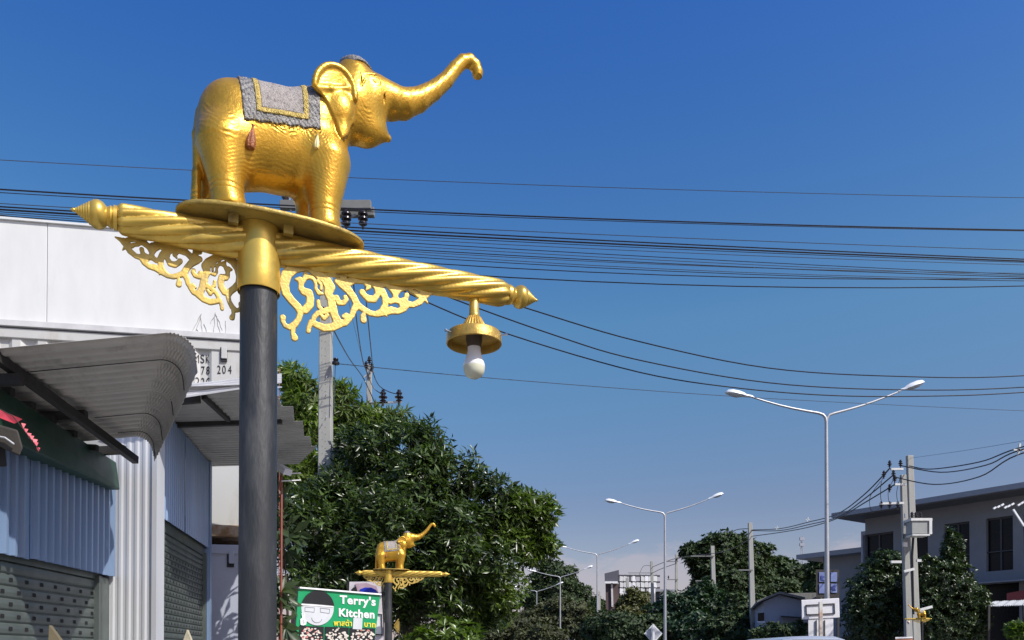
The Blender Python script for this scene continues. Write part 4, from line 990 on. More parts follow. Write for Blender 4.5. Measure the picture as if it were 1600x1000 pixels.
# ================================================================ green restaurant sign
SGR = mat('sign_green_print', (.012, .30, .115), .4, vary=.03, vscale=2); SWH = mat('sign_white_print', (.80, .80, .80), .4, vary=.03); SFACE = mat('sign_pale_grey_print', (.58, .60, .63), .4, vary=.05)
SBK = mat('sign_black_print', (.015, .016, .018), .5, vary=.1); SYL = mat('sign_yellow_print', (.80, .68, .06), .4, vary=.03); SLINE = mat('sign_grey_line', (.28, .30, .33), .5)
FOOD = [mat('food_pale', (.62, .56, .48), .5, vary=.1), mat('food_pink', (.55, .20, .18), .5), mat('food_cream', (.70, .66, .60), .5)]
SG = empty('restaurant_sign'); tag(SG, 'green restaurant sign board with cartoon face, white lettering and food pictures', 'sign')
c_tl, c_tr = P(466.5, 919.5, 11.2), P(594, 930, 12.35); bl, br = P(461, 1000, 11.2), P(585.5, 1000, 12.35)
c_bl = c_tl+(bl-c_tl)*1.5; zb_ = 0; k_ = (c_bl-c_tl).length/(bl-c_tl).length; c_br = c_tr+(br-c_tr)*(1.5*(c_tl.z-bl.z)/(c_tr.z-br.z))
SN = (c_tr-c_tl).cross(c_bl-c_tl).normalized()
if SN.y < 0: SN = -SN
# board coordinates taken from an 8x picture: x 210..1230 along the top, y 315..; ends of the left and right edges at y=960
def sg(x, y, off=0.):
    # invert the sheared quad: top edge (210,315)-(1230,400); left edge falls to (170,960), right to (1165,960)
    b_ = (y-315)/645; 
    for _ in range(6):
        xl = 210-42*b_; xr = 1230-66*b_; a_ = (x-xl)/(xr-xl); yt_ = 315+85*a_; b_ = (y-yt_)/(960-yt_)
    L_ = c_tl.lerp(bl, b_); R_ = c_tr.lerp(br, b_)
    dep = 1/(1/11.2*(1-a_)+1/12.35*a_)               # keeps straight lines straight
    t = (dep-11.2)/(12.35-11.2)
    return L_.lerp(R_, t)-SN*off
def sp(poly, off, m, name, parent=SG, th=.004):
    return MB().prism(poly, lambda x, y: sg(x, y, off+th), lambda x, y: sg(x, y, off)).build(name, m, parent)
q = [c_tl, c_tr, c_br, c_bl]
MB().add(q+[p+SN*.03 for p in q], [(0,1,2,3),(7,6,5,4),(0,4,5,1),(1,5,6,2),(2,6,7,3),(3,7,4,0)]).build('board', SGR, SG)
for A_, B_ in ((c_tl, c_tr), ):
    MB().beam(A_+Vector((0, 0, .012))-SN*.01, B_+Vector((0, 0, .012))-SN*.01, .04, .022).build('top_trim', SWH, SG)
MB().beam(c_tl-(c_tr-c_tl).normalized()*.05+Vector((0, 0, .03)), c_bl-(c_tr-c_tl).normalized()*.05, .05, .05).build('frame_post', DKST, SG)
for A_, B_ in ((c_bl, c_bl*1), (c_br, c_br*1)):
    MB().beam(Vector((A_.x, A_.y+.02, 0)), A_+SN*.05, .04).build('frame_leg', DKST, SG)
circ = lambda cx, cy, rx, ry, a0=0, a1=2*PI, n=36: [(cx+rx*math.cos(a0+(a1-a0)*k/n), cy+ry*math.sin(a0+(a1-a0)*k/n)) for k in range(n+(0 if abs(a1-a0-2*PI) < 1e-6 else 1))]
sp(circ(445, 562, 203, 215), .002, SFACE, 'face')
sp([(238, 497), (300, 503), (400, 509), (500, 517), (600, 526), (652, 532)]+circ(445, 562, 208, 222, -.12, -PI+.30, 24), .008, SBK, 'hair')
sp([(240, 505), (645, 536), (642, 552), (240, 522)], .008, SWH, 'brow_band')
def sline(p, w, m, name='print_line', off=.009):
    for (x0, y0), (x1, y1) in zip(p[:-1], p[1:]):
        L_ = math.hypot(x1-x0, y1-y0); nx, ny = -(y1-y0)/L_*w/2, (x1-x0)/L_*w/2
        yield [(x0+nx, y0+ny), (x1+nx, y1+ny), (x1-nx, y1-ny), (x0-nx, y0-ny)]
def slines(p, w, m, name, off=.009):
    b = MB()
    for q_ in sline(p, w, m): b.prism(q_, lambda x, y: sg(x, y, off+.002), lambda x, y: sg(x, y, off-.002))
    b.build(name, m, SG)
slines([(288, 545), (405, 555), (402, 612), (286, 598), (288, 545)], 5, SLINE, 'eye'); slines([(478, 558), (596, 572), (592, 626), (482, 610), (478, 558)], 5, SLINE, 'eye')
slines([(372, 680)]+circ(437, 680, 66, 62, PI*.9, PI*.08, 14), 6, SLINE, 'smile')
sp([(225, 700), (250, 680), (240, 630), (252, 615), (264, 660), (272, 628), (286, 630), (282, 690), (305, 715), (298, 765), (262, 778), (228, 768)], .012, SWH, 'hand')
slines([(240, 725), (270, 715), (262, 750), (290, 740)], 5, SLINE, 'hand_line', .017)
def stext(s, x0, y0, x1, y1, hgt, m, off=.004, name='lettering', bold=.02):
    "text whose baseline runs from (x0,y0) to (x1,y1), hgt tall"
    cu = bpy.data.curves.new(name, 'FONT'); cu.body = s; cu.size = 1; cu.extrude = .5; cu.offset = bold*1.25; cu.space_character = 1.07; cu.resolution_u = 4
    o = bpy.data.objects.new(name, cu); COL.objects.link(o); bpy.context.view_layer.update(); me = bpy.data.meshes.new_from_object(o); bpy.data.objects.remove(o)
    if not len(me.vertices): return
    xs = [w.co.x for w in me.vertices]; a0, a1 = min(xs), max(xs)
    for w in me.vertices:
        t = (w.co.x-a0)/(a1-a0); x = x0+(x1-x0)*t; y = y0+(y1-y0)*t-w.co.y/.73*hgt
        w.co = sg(x, y, off+.003*w.co.z)
    me.materials.clear(); return link(name, me, m, SG)
stext("Terry's", 722, 500, 1172, 530, 104, SWH, name='lettering', bold=.025); stext("Kitchen", 712, 660, 1158, 688, 100, SWH, bold=.028)
stext("\u0e1e\u0e32\u0e2a\u0e15\u0e49\u0e32", 650, 778, 876, 785, 66, SYL, bold=.02); stext("\u0e1a\u0e32\u0e17", 1030, 792, 1172, 803, 66, SYL, bold=.02)
sp([(893, 680), (1008, 686), (1000, 830), (885, 822)], .004, SFACE, 'blank_sticker')
rng = random.Random(5)
for (x0, x1, kk) in ((215, 525, 0), (540, 838, 2), (850, 1165, 1)):
    y0 = 782+.035*(x0-215)
    sp([(x0, y0), (x1, y0+10), (x1-6, 1350), (x0-4, 1350)], .002, SBK, 'food_picture')
    for (m_, nn) in ((FOOD[0], 60), (FOOD[1], 26 if kk != 2 else 0), (FOOD[2], 44)):
        b = MB()
        for _ in range(nn):
            x = rng.uniform(x0+22, x1-22); lim = y0+18+70*abs((x-(x0+x1)/2)/((x1-x0)/2))**2; y = rng.uniform(lim, 1150); s_ = rng.uniform(9, 24)
            b.prism([(x+s_*rng.uniform(.6, 1)*math.cos(a), y+s_*.8*rng.uniform(.6, 1)*math.sin(a)) for a in (0, 1.1, 2.2, 3.3, 4.3, 5.3)], (lambda o_: lambda x, y: sg(x, y, o_+.001))(.006+rng.random()*.004), (lambda o_: lambda x, y: sg(x, y, o_))(.003))
        if nn: tag(b.build('food_print', m_, SG), kind='stuff')
# second sign behind
S3 = empty('poster_board'); tag(S3, 'pale poster board with blue shape and black outlined box behind the green sign', 'sign')
SPK = mat('poster_pale_pink', (.62, .58, .62), .5, vary=.08); SBL = mat('poster_blue', (.01, .03, .45), .4)
D_ = 13.9
def f3(D): return (lambda u, v: P(u, v, D)), (lambda u, v: P(u, v, D+.012))
def pr3(poly, D, m, name): a_, b_ = f3(D); return MB().prism(poly, a_, b_).build(name, m, S3)
pr3([(546, 909), (595, 908.5), (599.5, 992), (600, 1040), (540, 1040)], D_, SPK, 'board')
pr3([(555+0, 912), (572, 911), (588, 916), (592, 928), (560, 928)], D_-.02, mat('poster_mauve', (.45, .32, .38), .5), 'poster_patch')
pr3([(562, 921), (570, 918), (580, 918), (588, 922), (590, 928), (566, 928)], D_-.04, SBL, 'poster_shape')
pr3([(548, 922), (552, 918), (556, 916), (558, 924), (552, 925)], D_-.04, SBK, 'poster_mark')
pr3([(580, 957), (597, 959), (598, 993), (578, 992)], D_-.02, SWH, 'outlined_box')
for poly in ([(589, 958.5), (597, 959.5), (597, 961), (589, 960)], [(595.6, 960), (597, 960), (598, 993), (596.4, 993)], [(586, 990.5), (598, 991), (598, 993), (586, 992)]): pr3(poly, D_-.04, SBK, 'box_outline')
for u in (545, 598): MB().beam(Vector((P(u, 1000, D_+.05).x, D_+.05, 0)), P(u, 912, D_+.05), .05).build('leg', DKST, S3)
# chevron sign behind the second post
CH = empty('chevron_sign'); tag(CH, 'small dark yellow arrow sign in deep shade behind the second post', 'sign')
MB().prism([(622, 970), (624, 971), (624, 986), (622, 985), (617, 978)], lambda u, v: P(u, v, 15), lambda u, v: P(u, v, 15.02)).build('arrow', mat('dull_yellow', (.35, .24, .05), .6), CH)
for k in ((0, -5), (0, 5)): MB().beam(P(616, 978+k[1]*.2, 14.98), P(623, 978+k[1]*2.2, 14.98), .02).build('arrow_edge', mat('dull_yellow', (.3, .2, .05)), CH)
MB().beam(Vector((P(624, 980, 15.03).x, 15.03, 0)), P(624, 972, 15.03), .03).build('leg', DKST, CH)
# ================================================================ signs and vehicle on the right
WB = mat('white_sign_back', (.66, .66, .68), .5, vary=.05); BOX = empty('road_sign', (0, 0, 0)); tag(BOX, 'back of a white road sign with rusty post beside the nearest street light', 'sign')
def prD(poly, D, th, m, name, parent, bevel=0): return MB().prism(poly, lambda u, v: P(u, v, D), lambda u, v: P(u, v, D+th)).build(name, m, parent, bevel=bevel)
prD([(1252, 937.5), (1311, 934.5), (1312, 965), (1253, 968)], 27, .03, WB, 'sign_panel', BOX, .03)
for poly in ([(1259, 945), (1304, 942.5), (1304, 944), (1259, 946.5)], [(1259, 946), (1260.4, 946), (1261, 961), (1259.6, 961)], [(1303, 943), (1304.4, 943), (1305, 958), (1303.6, 958)], [(1260, 960), (1305, 957.5), (1305, 959), (1260, 961.5)]): prD(poly, 26.96, .035, DKST, 'stiffener', BOX)
prD([(1263, 967), (1302, 966), (1303, 1075), (1264, 1075)], 27.03, .03, WB, 'sign_panel', BOX)
for u in (1275, 1288): prD([(u, 969), (u+1.4, 969), (u+1.6, 1075), (u, 1075)], 26.98, .04, DKST, 'stiffener', BOX)
RPOST = mat('pale_post_with_rust', (.62, .60, .54), .6, vary=.1, dirt=(.38, .16, .05), dscale=2.2, damt=.9)
MB().beam(Vector((P(1282.5, 1000, 26.7).x, 26.7, -.1)), P(1282, 940.5, 26.7), .105).build('sign_post', RPOST, BOX)
DB = empty('notice_board'); tag(DB, 'dark framed notice board with four pale blue posters left of the street light', 'notice board')
prD([(1275, 890), (1311, 890), (1311, 934), (1275, 934)], 33, .08, DKST, 'frame', DB)
PBL = mat('pale_blue_poster', (.16, .21, .42), .5, vary=.2, vscale=4); PBL2 = mat('poster_blue_mark', (.05, .07, .28), .5)
for (u0, u1, v0, v1) in ((1280, 1292, 894, 909), (1298, 1308, 894, 909), (1280, 1292, 912, 927), (1298, 1308, 912, 926)):
    prD([(u0, v0), (u1, v0), (u1, v1), (u0, v1)], 32.96, .03, PBL, 'poster', DB)
prD([(1283, 899), (1289, 901), (1286, 905), (1289, 907), (1283, 906)], 32.93, .02, PBL2, 'poster_mark', DB); prD([(1300, 916), (1306, 914), (1304, 919), (1307, 922), (1301, 922)], 32.93, .02, PBL2, 'poster_mark', DB)
for u in (1277, 1309): MB().beam(Vector((P(u, 900, 33.1).x, 33.1, -.1)), P(u, 892, 33.1), .08).build('leg', DKST, DB)
DS = empty('diamond_sign'); tag(DS, 'grey back of a diamond shaped road sign on a white post', 'sign')
GB = mat('grey_sign_back', (.42, .44, .47), .45, .3)
prD([(1020.5, 974.5), (1035, 990), (1020.5, 1006), (1006.5, 990)], 35, .02, WB, 'sign_edge', DS)
prD([(1020.5, 977), (1033, 990), (1020.5, 1003.5), (1008.5, 990)], 34.98, .02, GB, 'sign_panel', DS)
MB().beam(Vector((P(1021, 990, 34.85).x, 34.85, -.1)), P(1021, 976, 34.85), .09).build('sign_post', WB, DS)
# van whose roof shows at the bottom edge
VW = mat('silver_car_paint', (.55, .57, .60), .25, .4, vary=.03); GLS = mat('car_glass', (.02, .024, .03), .08); TYR = mat('tyre', (.02, .02, .02), .8)
VAN = empty('parked_van', (P(1275, 1000, 17).x, 17, -.12)); tag(VAN, 'silver van of which only the curved roof shows at the bottom edge', 'van')
zr = P(1275, 993.2, 17).z+.12; w = .84; b = MB(); prf = [(-w, .35), (-w*1.02, .9), (-w*.97, 1.25), (-w*.88, zr-.22), (-w*.80, zr-.08), (-w*.55, zr-.015), (0, zr), (w*.55, zr-.015), (w*.80, zr-.08), (w*.88, zr-.22), (w*.97, 1.25), (w*1.02, .9), (w, .35)]
vs = []; ys_ = [(0, .96), (.15, 1), (3.2, 1), (4.2, .93)]
for y, s_ in ys_: vs += [(x*s_, y, .35+(z-.35)*(s_ if y < 4 else .62)) for x, z in prf]
n = len(prf); b.add(vs, [(i*n+k, i*n+k+1, (i+1)*n+k+1, (i+1)*n+k) for i in range(3) for k in range(n-1)]+[tuple(range(n)), tuple(3*n+k for k in range(n))[::-1]]+[((i)*n, (i+1)*n, (i+1)*n+n-1, i*n+n-1) for i in range(3)])
b.build('body', VW, VAN, True)
MB().prism([(-.62, 1.25), (.62, 1.25), (.60, zr-.14), (.5, zr-.09), (-.5, zr-.09), (-.60, zr-.14)], lambda x, z: Vector((x, -.02, z)), lambda x, z: Vector((x, .03, z))).build('rear_window', GLS, VAN)
for x in (-.86, .74):
    for y in (.7, 3.3): MB().lathe([(0, 0), (.2, 0), (.31, .02), (.33, .06), (.31, .12), (0, .12)], 24, Matrix.Translation((x, y, .33))@Matrix.Rotation(PI/2, 4, 'Y')).build('wheel', TYR, VAN, True)
for x in (-.72, .60): MB().box((x, -.03, .95), (x+.12, .02, 1.2)).build('tail_light', mat('red_lens', (.4, .02, .02), .2), VAN)
# ================================================================ foliage
def leaves(name, blobs, n, k, L, W, seed, lean=.5, shell=(.62, 1.03), droop=.25, lump=.16, spread=(.75, 1.25), jitter=.0, frontbias=0.):
    "rosettes of folded leaves scattered through the outer part of blobs; returns leaf arrays"
    r = np.random.default_rng(seed); C = np.array([b[0] for b in blobs], float); R = np.array([b[1] for b in blobs], float)
    wgt = (R[:, 0]*R[:, 2])**1.0; wgt /= wgt.sum(); bi = r.choice(len(blobs), n, p=wgt)
    d = r.normal(size=(n, 3)); d[:, 1] -= frontbias; d[:, 2] += .15; d /= np.linalg.norm(d, axis=1)[:, None]
    rad = shell[0]+(shell[1]-shell[0])*r.random(n)**.6
    lm = 1+lump*(np.sin(d[:, 0]*5+bi)*np.sin(d[:, 2]*6+bi*2)+.6*np.sin(d[:, 1]*9+bi*1.7)*np.sin(d[:, 2]*11))
    c = C[bi]+d*R[bi]*(rad*lm)[:, None]
    ax = d*1.0+np.array([0, 0, lean])+r.normal(size=(n, 3))*.35; ax /= np.linalg.norm(ax, axis=1)[:, None]
    N = n*k; c = np.repeat(c, k, 0)+r.normal(size=(N, 3))*jitter; ax = np.repeat(ax, k, 0)
    t = np.cross(ax, np.array([.3, .1, .95])); t /= np.linalg.norm(t, axis=1)[:, None]+1e-9; s = np.cross(ax, t)
    ph = (np.tile(np.arange(k), n)*2.399+r.random(N)*.5)[:, None]; sp_ = (spread[0]+(spread[1]-spread[0])*r.random(N))[:, None]
    dr = ax*np.cos(sp_)+(t*np.cos(ph)+s*np.sin(ph))*np.sin(sp_); dr[:, 2] -= droop*r.random(N); dr /= np.linalg.norm(dr, axis=1)[:, None]
    sd = np.cross(dr, ax); sd /= np.linalg.norm(sd, axis=1)[:, None]+1e-9
    tw = r.normal(size=N)[:, None]*.35; nn = np.cross(sd, dr); sd = sd*np.cos(tw)+nn*np.sin(tw); nn = np.cross(sd, dr)
    ll = (L*(.65+.55*r.random(N)))[:, None]; ww = ll*(W/L)
    return c, dr, sd, nn, ll, ww
def leaf_mesh(name, c, dr, sd, nn, ll, ww):
    N = len(c); V = np.empty((N, 5, 3))
    V[:, 0] = c; V[:, 1] = c+dr*ll*.5-sd*ww*.5+nn*ww*.16; V[:, 2] = c+dr*ll*.5+sd*ww*.5+nn*ww*.16; V[:, 3] = c+dr*ll*.5-nn*ww*.05; V[:, 4] = c+dr*ll-nn*ll*.12
    F = np.array([[0, 3, 1], [0, 2, 3], [1, 3, 4], [3, 2, 4]]); F = (F[None]+5*np.arange(N)[:, None, None]).reshape(-1)
    me = bpy.data.meshes.new(name); me.vertices.add(5*N); me.vertices.foreach_set('co', V.ravel()); me.loops.add(len(F)); me.loops.foreach_set('vertex_index', F.astype(np.int32))
    me.polygons.add(len(F)//3); me.polygons.foreach_set('loop_start', np.arange(0, len(F), 3, dtype=np.int32)); me.polygons.foreach_set('loop_total', np.full(len(F)//3, 3, np.int32)); me.update(calc_edges=True); return me
def lmat(name, col, tr=.22, rand=.35, rough=.38): return mat(name, col, rough, 0, vary=.35, vscale=.9, rand=rand, trans=tr, spec=.5)
BARK = mat('brown_bark', (.06, .048, .036), .9, vary=.25, vscale=6, bump=.5, bscale=30)
def blob(u, v, ru, rv, D, dr=None):
    c = P(u, v, D); return ((c.x, c.y, c.z), (ru*D/FPX, dr or ru*D/FPX*.8, rv*D/FPX))
def clumps(blobs, k, seed, f=(.26, .42)):
    r = np.random.default_rng(seed); out = []
    for c, R in blobs:
        for _ in range(k):
            d = r.normal(size=3); d[1] -= .5; d /= np.linalg.norm(d); s = f[0]+(f[1]-f[0])*r.random(); q = R[0]*.5+R[2]*.5
            out.append((tuple(np.array(c)+d*np.array(R)*(1-s*.75)), (q*s*1.15, q*s, q*s*.9)))
    return out
def tree(name, label, cat, blobs, n, k, L, W, m, seed, group=None, trunk_u=None, trunk_r=.14, singles=0, inner=True, **kw):
    C = np.array([b[0] for b in blobs]); cx, cy = C[:, 0].mean(), C[:, 1].mean()
    if trunk_u is not None: cx = (trunk_u-800)/FPX*cy
    r = empty(name, (cx, cy, 0)); tag(r, label, cat, group); off = np.array([cx, cy, 0])
    a = leaves(name, blobs, n, k, L, W, seed, **kw)
    c = a[0]-off
    if singles:
        sc = a[4][:, 0]/a[0][:, 1]*np.abs(np.cross(a[1], [0, 1, 0])).max(1); depth = a[0][:, 1]
        order_ = np.argsort(-(sc-depth*.004))[:singles]; mask = np.ones(len(c), bool); mask[order_] = False
        lm = leaf_mesh('leaf', np.zeros((1, 3)), np.array([[1., 0, 0]]), np.array([[0, 1., 0]]), np.array([[0, 0, 1.]]), np.ones((1, 1)), np.ones((1, 1))*W/L); lm.materials.append(m)
        for i in order_:
            o = bpy.data.objects.new('leaf', lm); COL.objects.link(o); o.parent = r
            x, y, z = Vector(a[1][i])*float(a[4][i, 0]), Vector(a[2][i])*float(a[4][i, 0]), Vector(a[3][i])*float(a[4][i, 0])
            M = Matrix(((x.x, y.x, z.x, c[i][0]), (x.y, y.y, z.y, c[i][1]), (x.z, y.z, z.z, c[i][2]), (0, 0, 0, 1))); o.matrix_local = M
        a = tuple(q[mask] for q in a); c = c[mask]
    tag(link('foliage', leaf_mesh('foliage', c, *a[1:]), m, r), kind='stuff')
    if inner:     # twig leaves deep inside the crown so that little shines through
        a2 = leaves(name, [(b[0], tuple(x*.8 for x in b[1])) for b in blobs], max(30, n//6), k, L*1.15, W*1.7, seed+1, shell=(.0, 1.0), **{q: w for q, w in kw.items() if q not in ('shell',)})
        tag(link('inner_foliage', leaf_mesh('inner_foliage', a2[0]-off, *a2[1:]), m, r), kind='stuff')
    top = C[:, 2].mean(); b = MB(); b.tube([(0, 0, -.2), (.05, 0, top*.35), (0, 0, top*.75)], [trunk_r*1.25, trunk_r, trunk_r*.7], 10); b.build('trunk', BARK, r, True)
    for bb in blobs[::max(1, len(blobs)//8)][:8]:
        e = Vector(bb[0])-Vector((cx, cy, 0)); s0 = Vector((0, 0, top*.45)); MB().tube([s0, s0.lerp(e, .5)+Vector((0, 0, .1)), e], [trunk_r*.6, trunk_r*.4, trunk_r*.15], 7).build('limb', BARK, r, True)
    return r
DG = lmat('dark_glossy_leaf', (.046, .074, .019), .20, .8, .31); MG = lmat('mango_leaf', (.105, .150, .034), .34, .5, .36); YG = lmat('yellow_green_leaf', (.080, .125, .020), .28, .5, .36)
FG = lmat('far_tree_leaf', (.034, .058, .017), .12, .5, .7); OG = lmat('olive_tree_leaf', (.048, .055, .018), .15, .5, .7); SH = lmat('big_shrub_leaf', (.045, .070, .028), .2, .5, .34)
# big dark tree behind the second post
big = [blob(588, 768, 82, 100, 16.4), blob(640, 735, 70, 80, 16.2), blob(492, 830, 70, 100, 16), blob(690, 765, 75, 70, 16), blob(620, 850, 120, 90, 15.8), blob(730, 850, 90, 80, 16), blob(560, 930, 120, 100, 16.2), blob(690, 940, 90, 80, 16.4), blob(740, 780, 60, 52, 16.2), blob(612, 700, 48, 42, 16.6), blob(665, 690, 35, 36, 16.6), blob(570, 698, 40, 42, 16.8), blob(535, 790, 50, 70, 16.6)]
tree('leafy_tree', 'large dense dark tree with glossy leaves behind the second elephant post', 'tree', clumps(big, 13, 41), 6400, 7, .19, .046, DG, 11, trunk_u=640, trunk_r=.2, singles=300, lean=.6, frontbias=.3, droop=.6, lump=.2, jitter=.03, spread=(.4, 1.35))
big2 = [blob(808, 825, 58, 54, 16.6), blob(750, 890, 72, 75, 16.2), blob(846, 800, 26, 26, 16.4), blob(830, 848, 36, 42, 16.6), blob(765, 935, 42, 50, 17)]
tree('leafy_tree', 'brighter leafy tree bulging right from the big dark tree', 'tree', clumps(big2, 13, 42), 2100, 7, .18, .046, lmat('mid_glossy_leaf', (.080, .120, .022), .28, .6, .34), 12, trunk_u=700, trunk_r=.10, singles=120, lean=.6, frontbias=.3, lump=.2, jitter=.03, droop=.5, spread=(.4, 1.35))
mango = [blob(466, 592, 26, 28, 21), blob(475, 650, 40, 60, 21), blob(525, 650, 40, 52, 21.5), blob(455, 720, 50, 80, 21), blob(555, 660, 36, 42, 22), blob(600, 678, 30, 34, 22), blob(520, 720, 70, 60, 21.5), blob(625, 665, 10, 30, 22)]
tree('mango_tree', 'lighter green tree with slender hanging leaves behind the tall pale pole', 'tree', clumps(mango, 9, 43, (.3, .5)), 1500, 10, .30, .052, MG, 13, trunk_u=510, trunk_r=.18, singles=160, lean=.1, droop=.9, lump=.16, frontbias=.3)
shrub = [blob(444, 850, 22, 90, 9.6), blob(436, 940, 22, 80, 9.8), blob(428, 960, 24, 90, 9.4)]
tree('large_leaved_shrub', 'large leaved shrub right beside the dark post at the lower left', 'shrub', shrub, 46, 7, .24, .085, SH, 14, trunk_u=455, trunk_r=.04, singles=240, inner=False, lean=.3, droop=.7, shell=(.1, 1.0), frontbias=.2)
tree('glossy_bush', 'low bush with bright yellow green tips at the foot of the dark tree', 'bush', [blob(700, 1005, 60, 40, 14.5), blob(660, 1010, 30, 26, 14.2)], 120, 9, .18, .055, YG, 15, trunk_u=690, trunk_r=.04, singles=60, lean=.8)
# background trees
def far(label, blobs, n, L, m, seed, cat='tree', group='trees lining the far part of the street', nm='distant_tree', **kw): return tree(nm, label, cat, blobs, int(n*2.6), 5, L*.55, L*.27, m, seed, group, trunk_r=.25, lump=.2, **kw)
far('large dark spreading tree behind the poles in the middle right', [blob(1112, 880, 38, 30, 78), blob(1155, 874, 50, 30, 80), blob(1208, 898, 46, 28, 82), blob(1240, 915, 26, 22, 82), blob(1086, 862, 24, 12, 78), blob(1135, 912, 55, 36, 78), blob(1200, 925, 50, 28, 80), blob(1128, 854, 34, 20, 78)], 2300, .85, FG, 21, lean=.9, shell=(.7, 1.03))
far('big domed tree at the far end left of the street lights', [blob(868, 912, 38, 34, 125), blob(885, 940, 36, 34, 125), blob(850, 940, 34, 34, 125), blob(905, 965, 22, 28, 125)], 1300, 1.1, FG, 22)
far('olive green round tree before the far domed tree', [blob(885, 965, 45, 28, 100), blob(840, 975, 40, 24, 100), blob(915, 985, 24, 22, 95)], 900, .9, OG, 23)
far('yellow green round tree in front of the lattice sign', [blob(995, 946, 26, 24, 88), blob(1000, 970, 40, 26, 88), blob(975, 965, 20, 26, 88)], 900, .8, lmat('olive_bright_leaf', (.085, .088, .025), .2, .4, .5), 24)
far('dark bushy tree below the white far building', [blob(1060, 960, 42, 32, 62), blob(1100, 950, 34, 38, 62), blob(1085, 985, 50, 30, 60)], 1000, .62, lmat('deep_green_leaf', (.022, .050, .018), .15, .5, .5), 25)
far('dark tree between the pole and the diamond sign', [blob(975, 985, 45, 26, 60), blob(940, 985, 28, 26, 62), blob(1020, 985, 30, 24, 60)], 800, .6, FG, 26)
far('dark low tree behind the concrete pole by the small house', [blob(1160, 960, 34, 30, 60), blob(1140, 985, 40, 26, 58), blob(1185, 945, 16, 16, 62)], 700, .58, FG, 27)
far('small round tree behind the notice board', [blob(1285, 895, 26, 24, 62), blob(1308, 905, 20, 22, 62), blob(1280, 920, 22, 20, 62)], 600, .6, FG, 28)
far('low olive trees under the row of distant street lights', [blob(800, 985, 50, 24, 75), blob(760, 990, 50, 26, 75), blob(850, 995, 40, 20, 70)], 900, .6, OG, 29)
far('distant dark tree top left of the brown tower', [blob(932, 950, 16, 16, 140), blob(940, 965, 14, 20, 140)], 350, 1.1, FG, 30)
far('pale hazy tree mass at the bottom behind the lights', [blob(900, 995, 60, 18, 150)], 400, 1.3, OG, 31)
WL = lmat('street_tree_leaf', (.032, .054, .016), .15, .6, .36)
tree('street_tree', 'dark round street tree left of the twin poles before the modern building', 'tree', [blob(1365, 930, 38, 48, 36), blob(1350, 965, 32, 50, 36), blob(1395, 905, 32, 38, 36), blob(1400, 960, 32, 50, 36), blob(1385, 880, 28, 20, 36)], 3200, 7, .17, .06, WL, 32, group='street trees before the modern building', trunk_r=.12, lump=.18)
tree('street_tree', 'pointed dark street tree right of the twin poles before the modern building', 'tree', [blob(1490, 865, 16, 38, 34), blob(1478, 910, 38, 38, 34), blob(1500, 940, 42, 42, 34), blob(1455, 950, 30, 50, 34), blob(1520, 970, 24, 40, 34), blob(1447, 900, 22, 30, 34), blob(1485, 980, 40, 30, 34)], 3600, 7, .17, .06, WL, 33, group='street trees before the modern building', trunk_r=.12, lump=.18)
tree('bush', 'white flowering green bush in front of the small grey house', 'bush', [blob(1215, 990, 34, 16, 44), blob(1245, 985, 16, 14, 44), blob(1185, 995, 16, 14, 44)], 420, 7, .22, .09, FG, 34, trunk_r=.05)
tree('bush', 'bright green bush at the lower right corner', 'bush', [blob(1588, 985, 14, 11, 28), blob(1600, 990, 12, 12, 28)], 160, 8, .22, .06, YG, 35, trunk_r=.04)
# tufts on the canopy roof
# ================================================================ modern building on the right
q1, q0 = P(1330, 1000, 44.2), P(1600, 1000, 37.0); BP = Plane((q0.x, q0.y), (q1.x-q0.x, q1.y-q0.y))
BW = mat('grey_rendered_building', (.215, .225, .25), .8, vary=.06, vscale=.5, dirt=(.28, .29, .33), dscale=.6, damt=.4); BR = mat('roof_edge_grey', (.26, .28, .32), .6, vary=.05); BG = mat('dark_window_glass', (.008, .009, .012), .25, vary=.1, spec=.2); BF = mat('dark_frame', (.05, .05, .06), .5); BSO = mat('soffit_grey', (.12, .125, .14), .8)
BN = empty('modern_building'); tag(BN, 'modern grey flat roofed building with big dark windows on the right', 'building')
def bt(u, v): return BP.uv(u, v)
def bbox(t0, t1, z0, z1, o0, o1, name, m, parent=BN, bevel=0):
    if t1 < t0: t0, t1 = t1, t0
    b = MB(); vs = [BP.at(t, z, o) for z in (z0, z1) for t, o in ((t0, o0), (t1, o0), (t1, o1), (t0, o1))]
    return b.add(vs, [(0,3,2,1),(4,5,6,7),(0,1,5,4),(1,2,6,5),(2,3,7,6),(3,0,4,7)]).build(name, m, parent, bevel=bevel)
# street side is -n when n points away from the camera
sgn = 1 if BP.n.y > 0 else -1
tL = bt(1352, 850)[0]; tR = -9.0; zE = bt(1450, 790)[1]; zE = P(1330, 806, 44.2).z
zH = bt(1395, 835)[1]; zS = bt(1397, 905)[1]
zH = bt(1560, 808)[1]; zH2 = bt(1560, 812)[1]; zS2 = bt(1560, 876)[1]
def ob(t0, t1, z0, z1, a, b_, name, m, parent=BN): return bbox(t0, t1, z0, z1, a*sgn, b_*sgn, name, m, parent)
ob(tR, tL, 0, zE-.25, .8, 9, 'wall', BW)
ob(tR, tL, zH, zE-.25, 0, .8, 'upper_wall', BW)
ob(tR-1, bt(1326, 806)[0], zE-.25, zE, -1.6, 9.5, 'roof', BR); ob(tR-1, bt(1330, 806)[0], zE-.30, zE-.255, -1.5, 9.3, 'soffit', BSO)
zF = zS; ob(tR, tL, zF-.55, zF, -.0, .8, 'floor_band', BW)
piers = [(1340, 1348), (1396, 1408), (1450, 1476), (1515, 1541), (1583, 1600)]
for u0, u1 in piers: ob(bt(u0, 870)[0] if u0 > 1345 else tL, bt(u1, 870)[0], zF, zH, .0, .8, 'pier', BW)
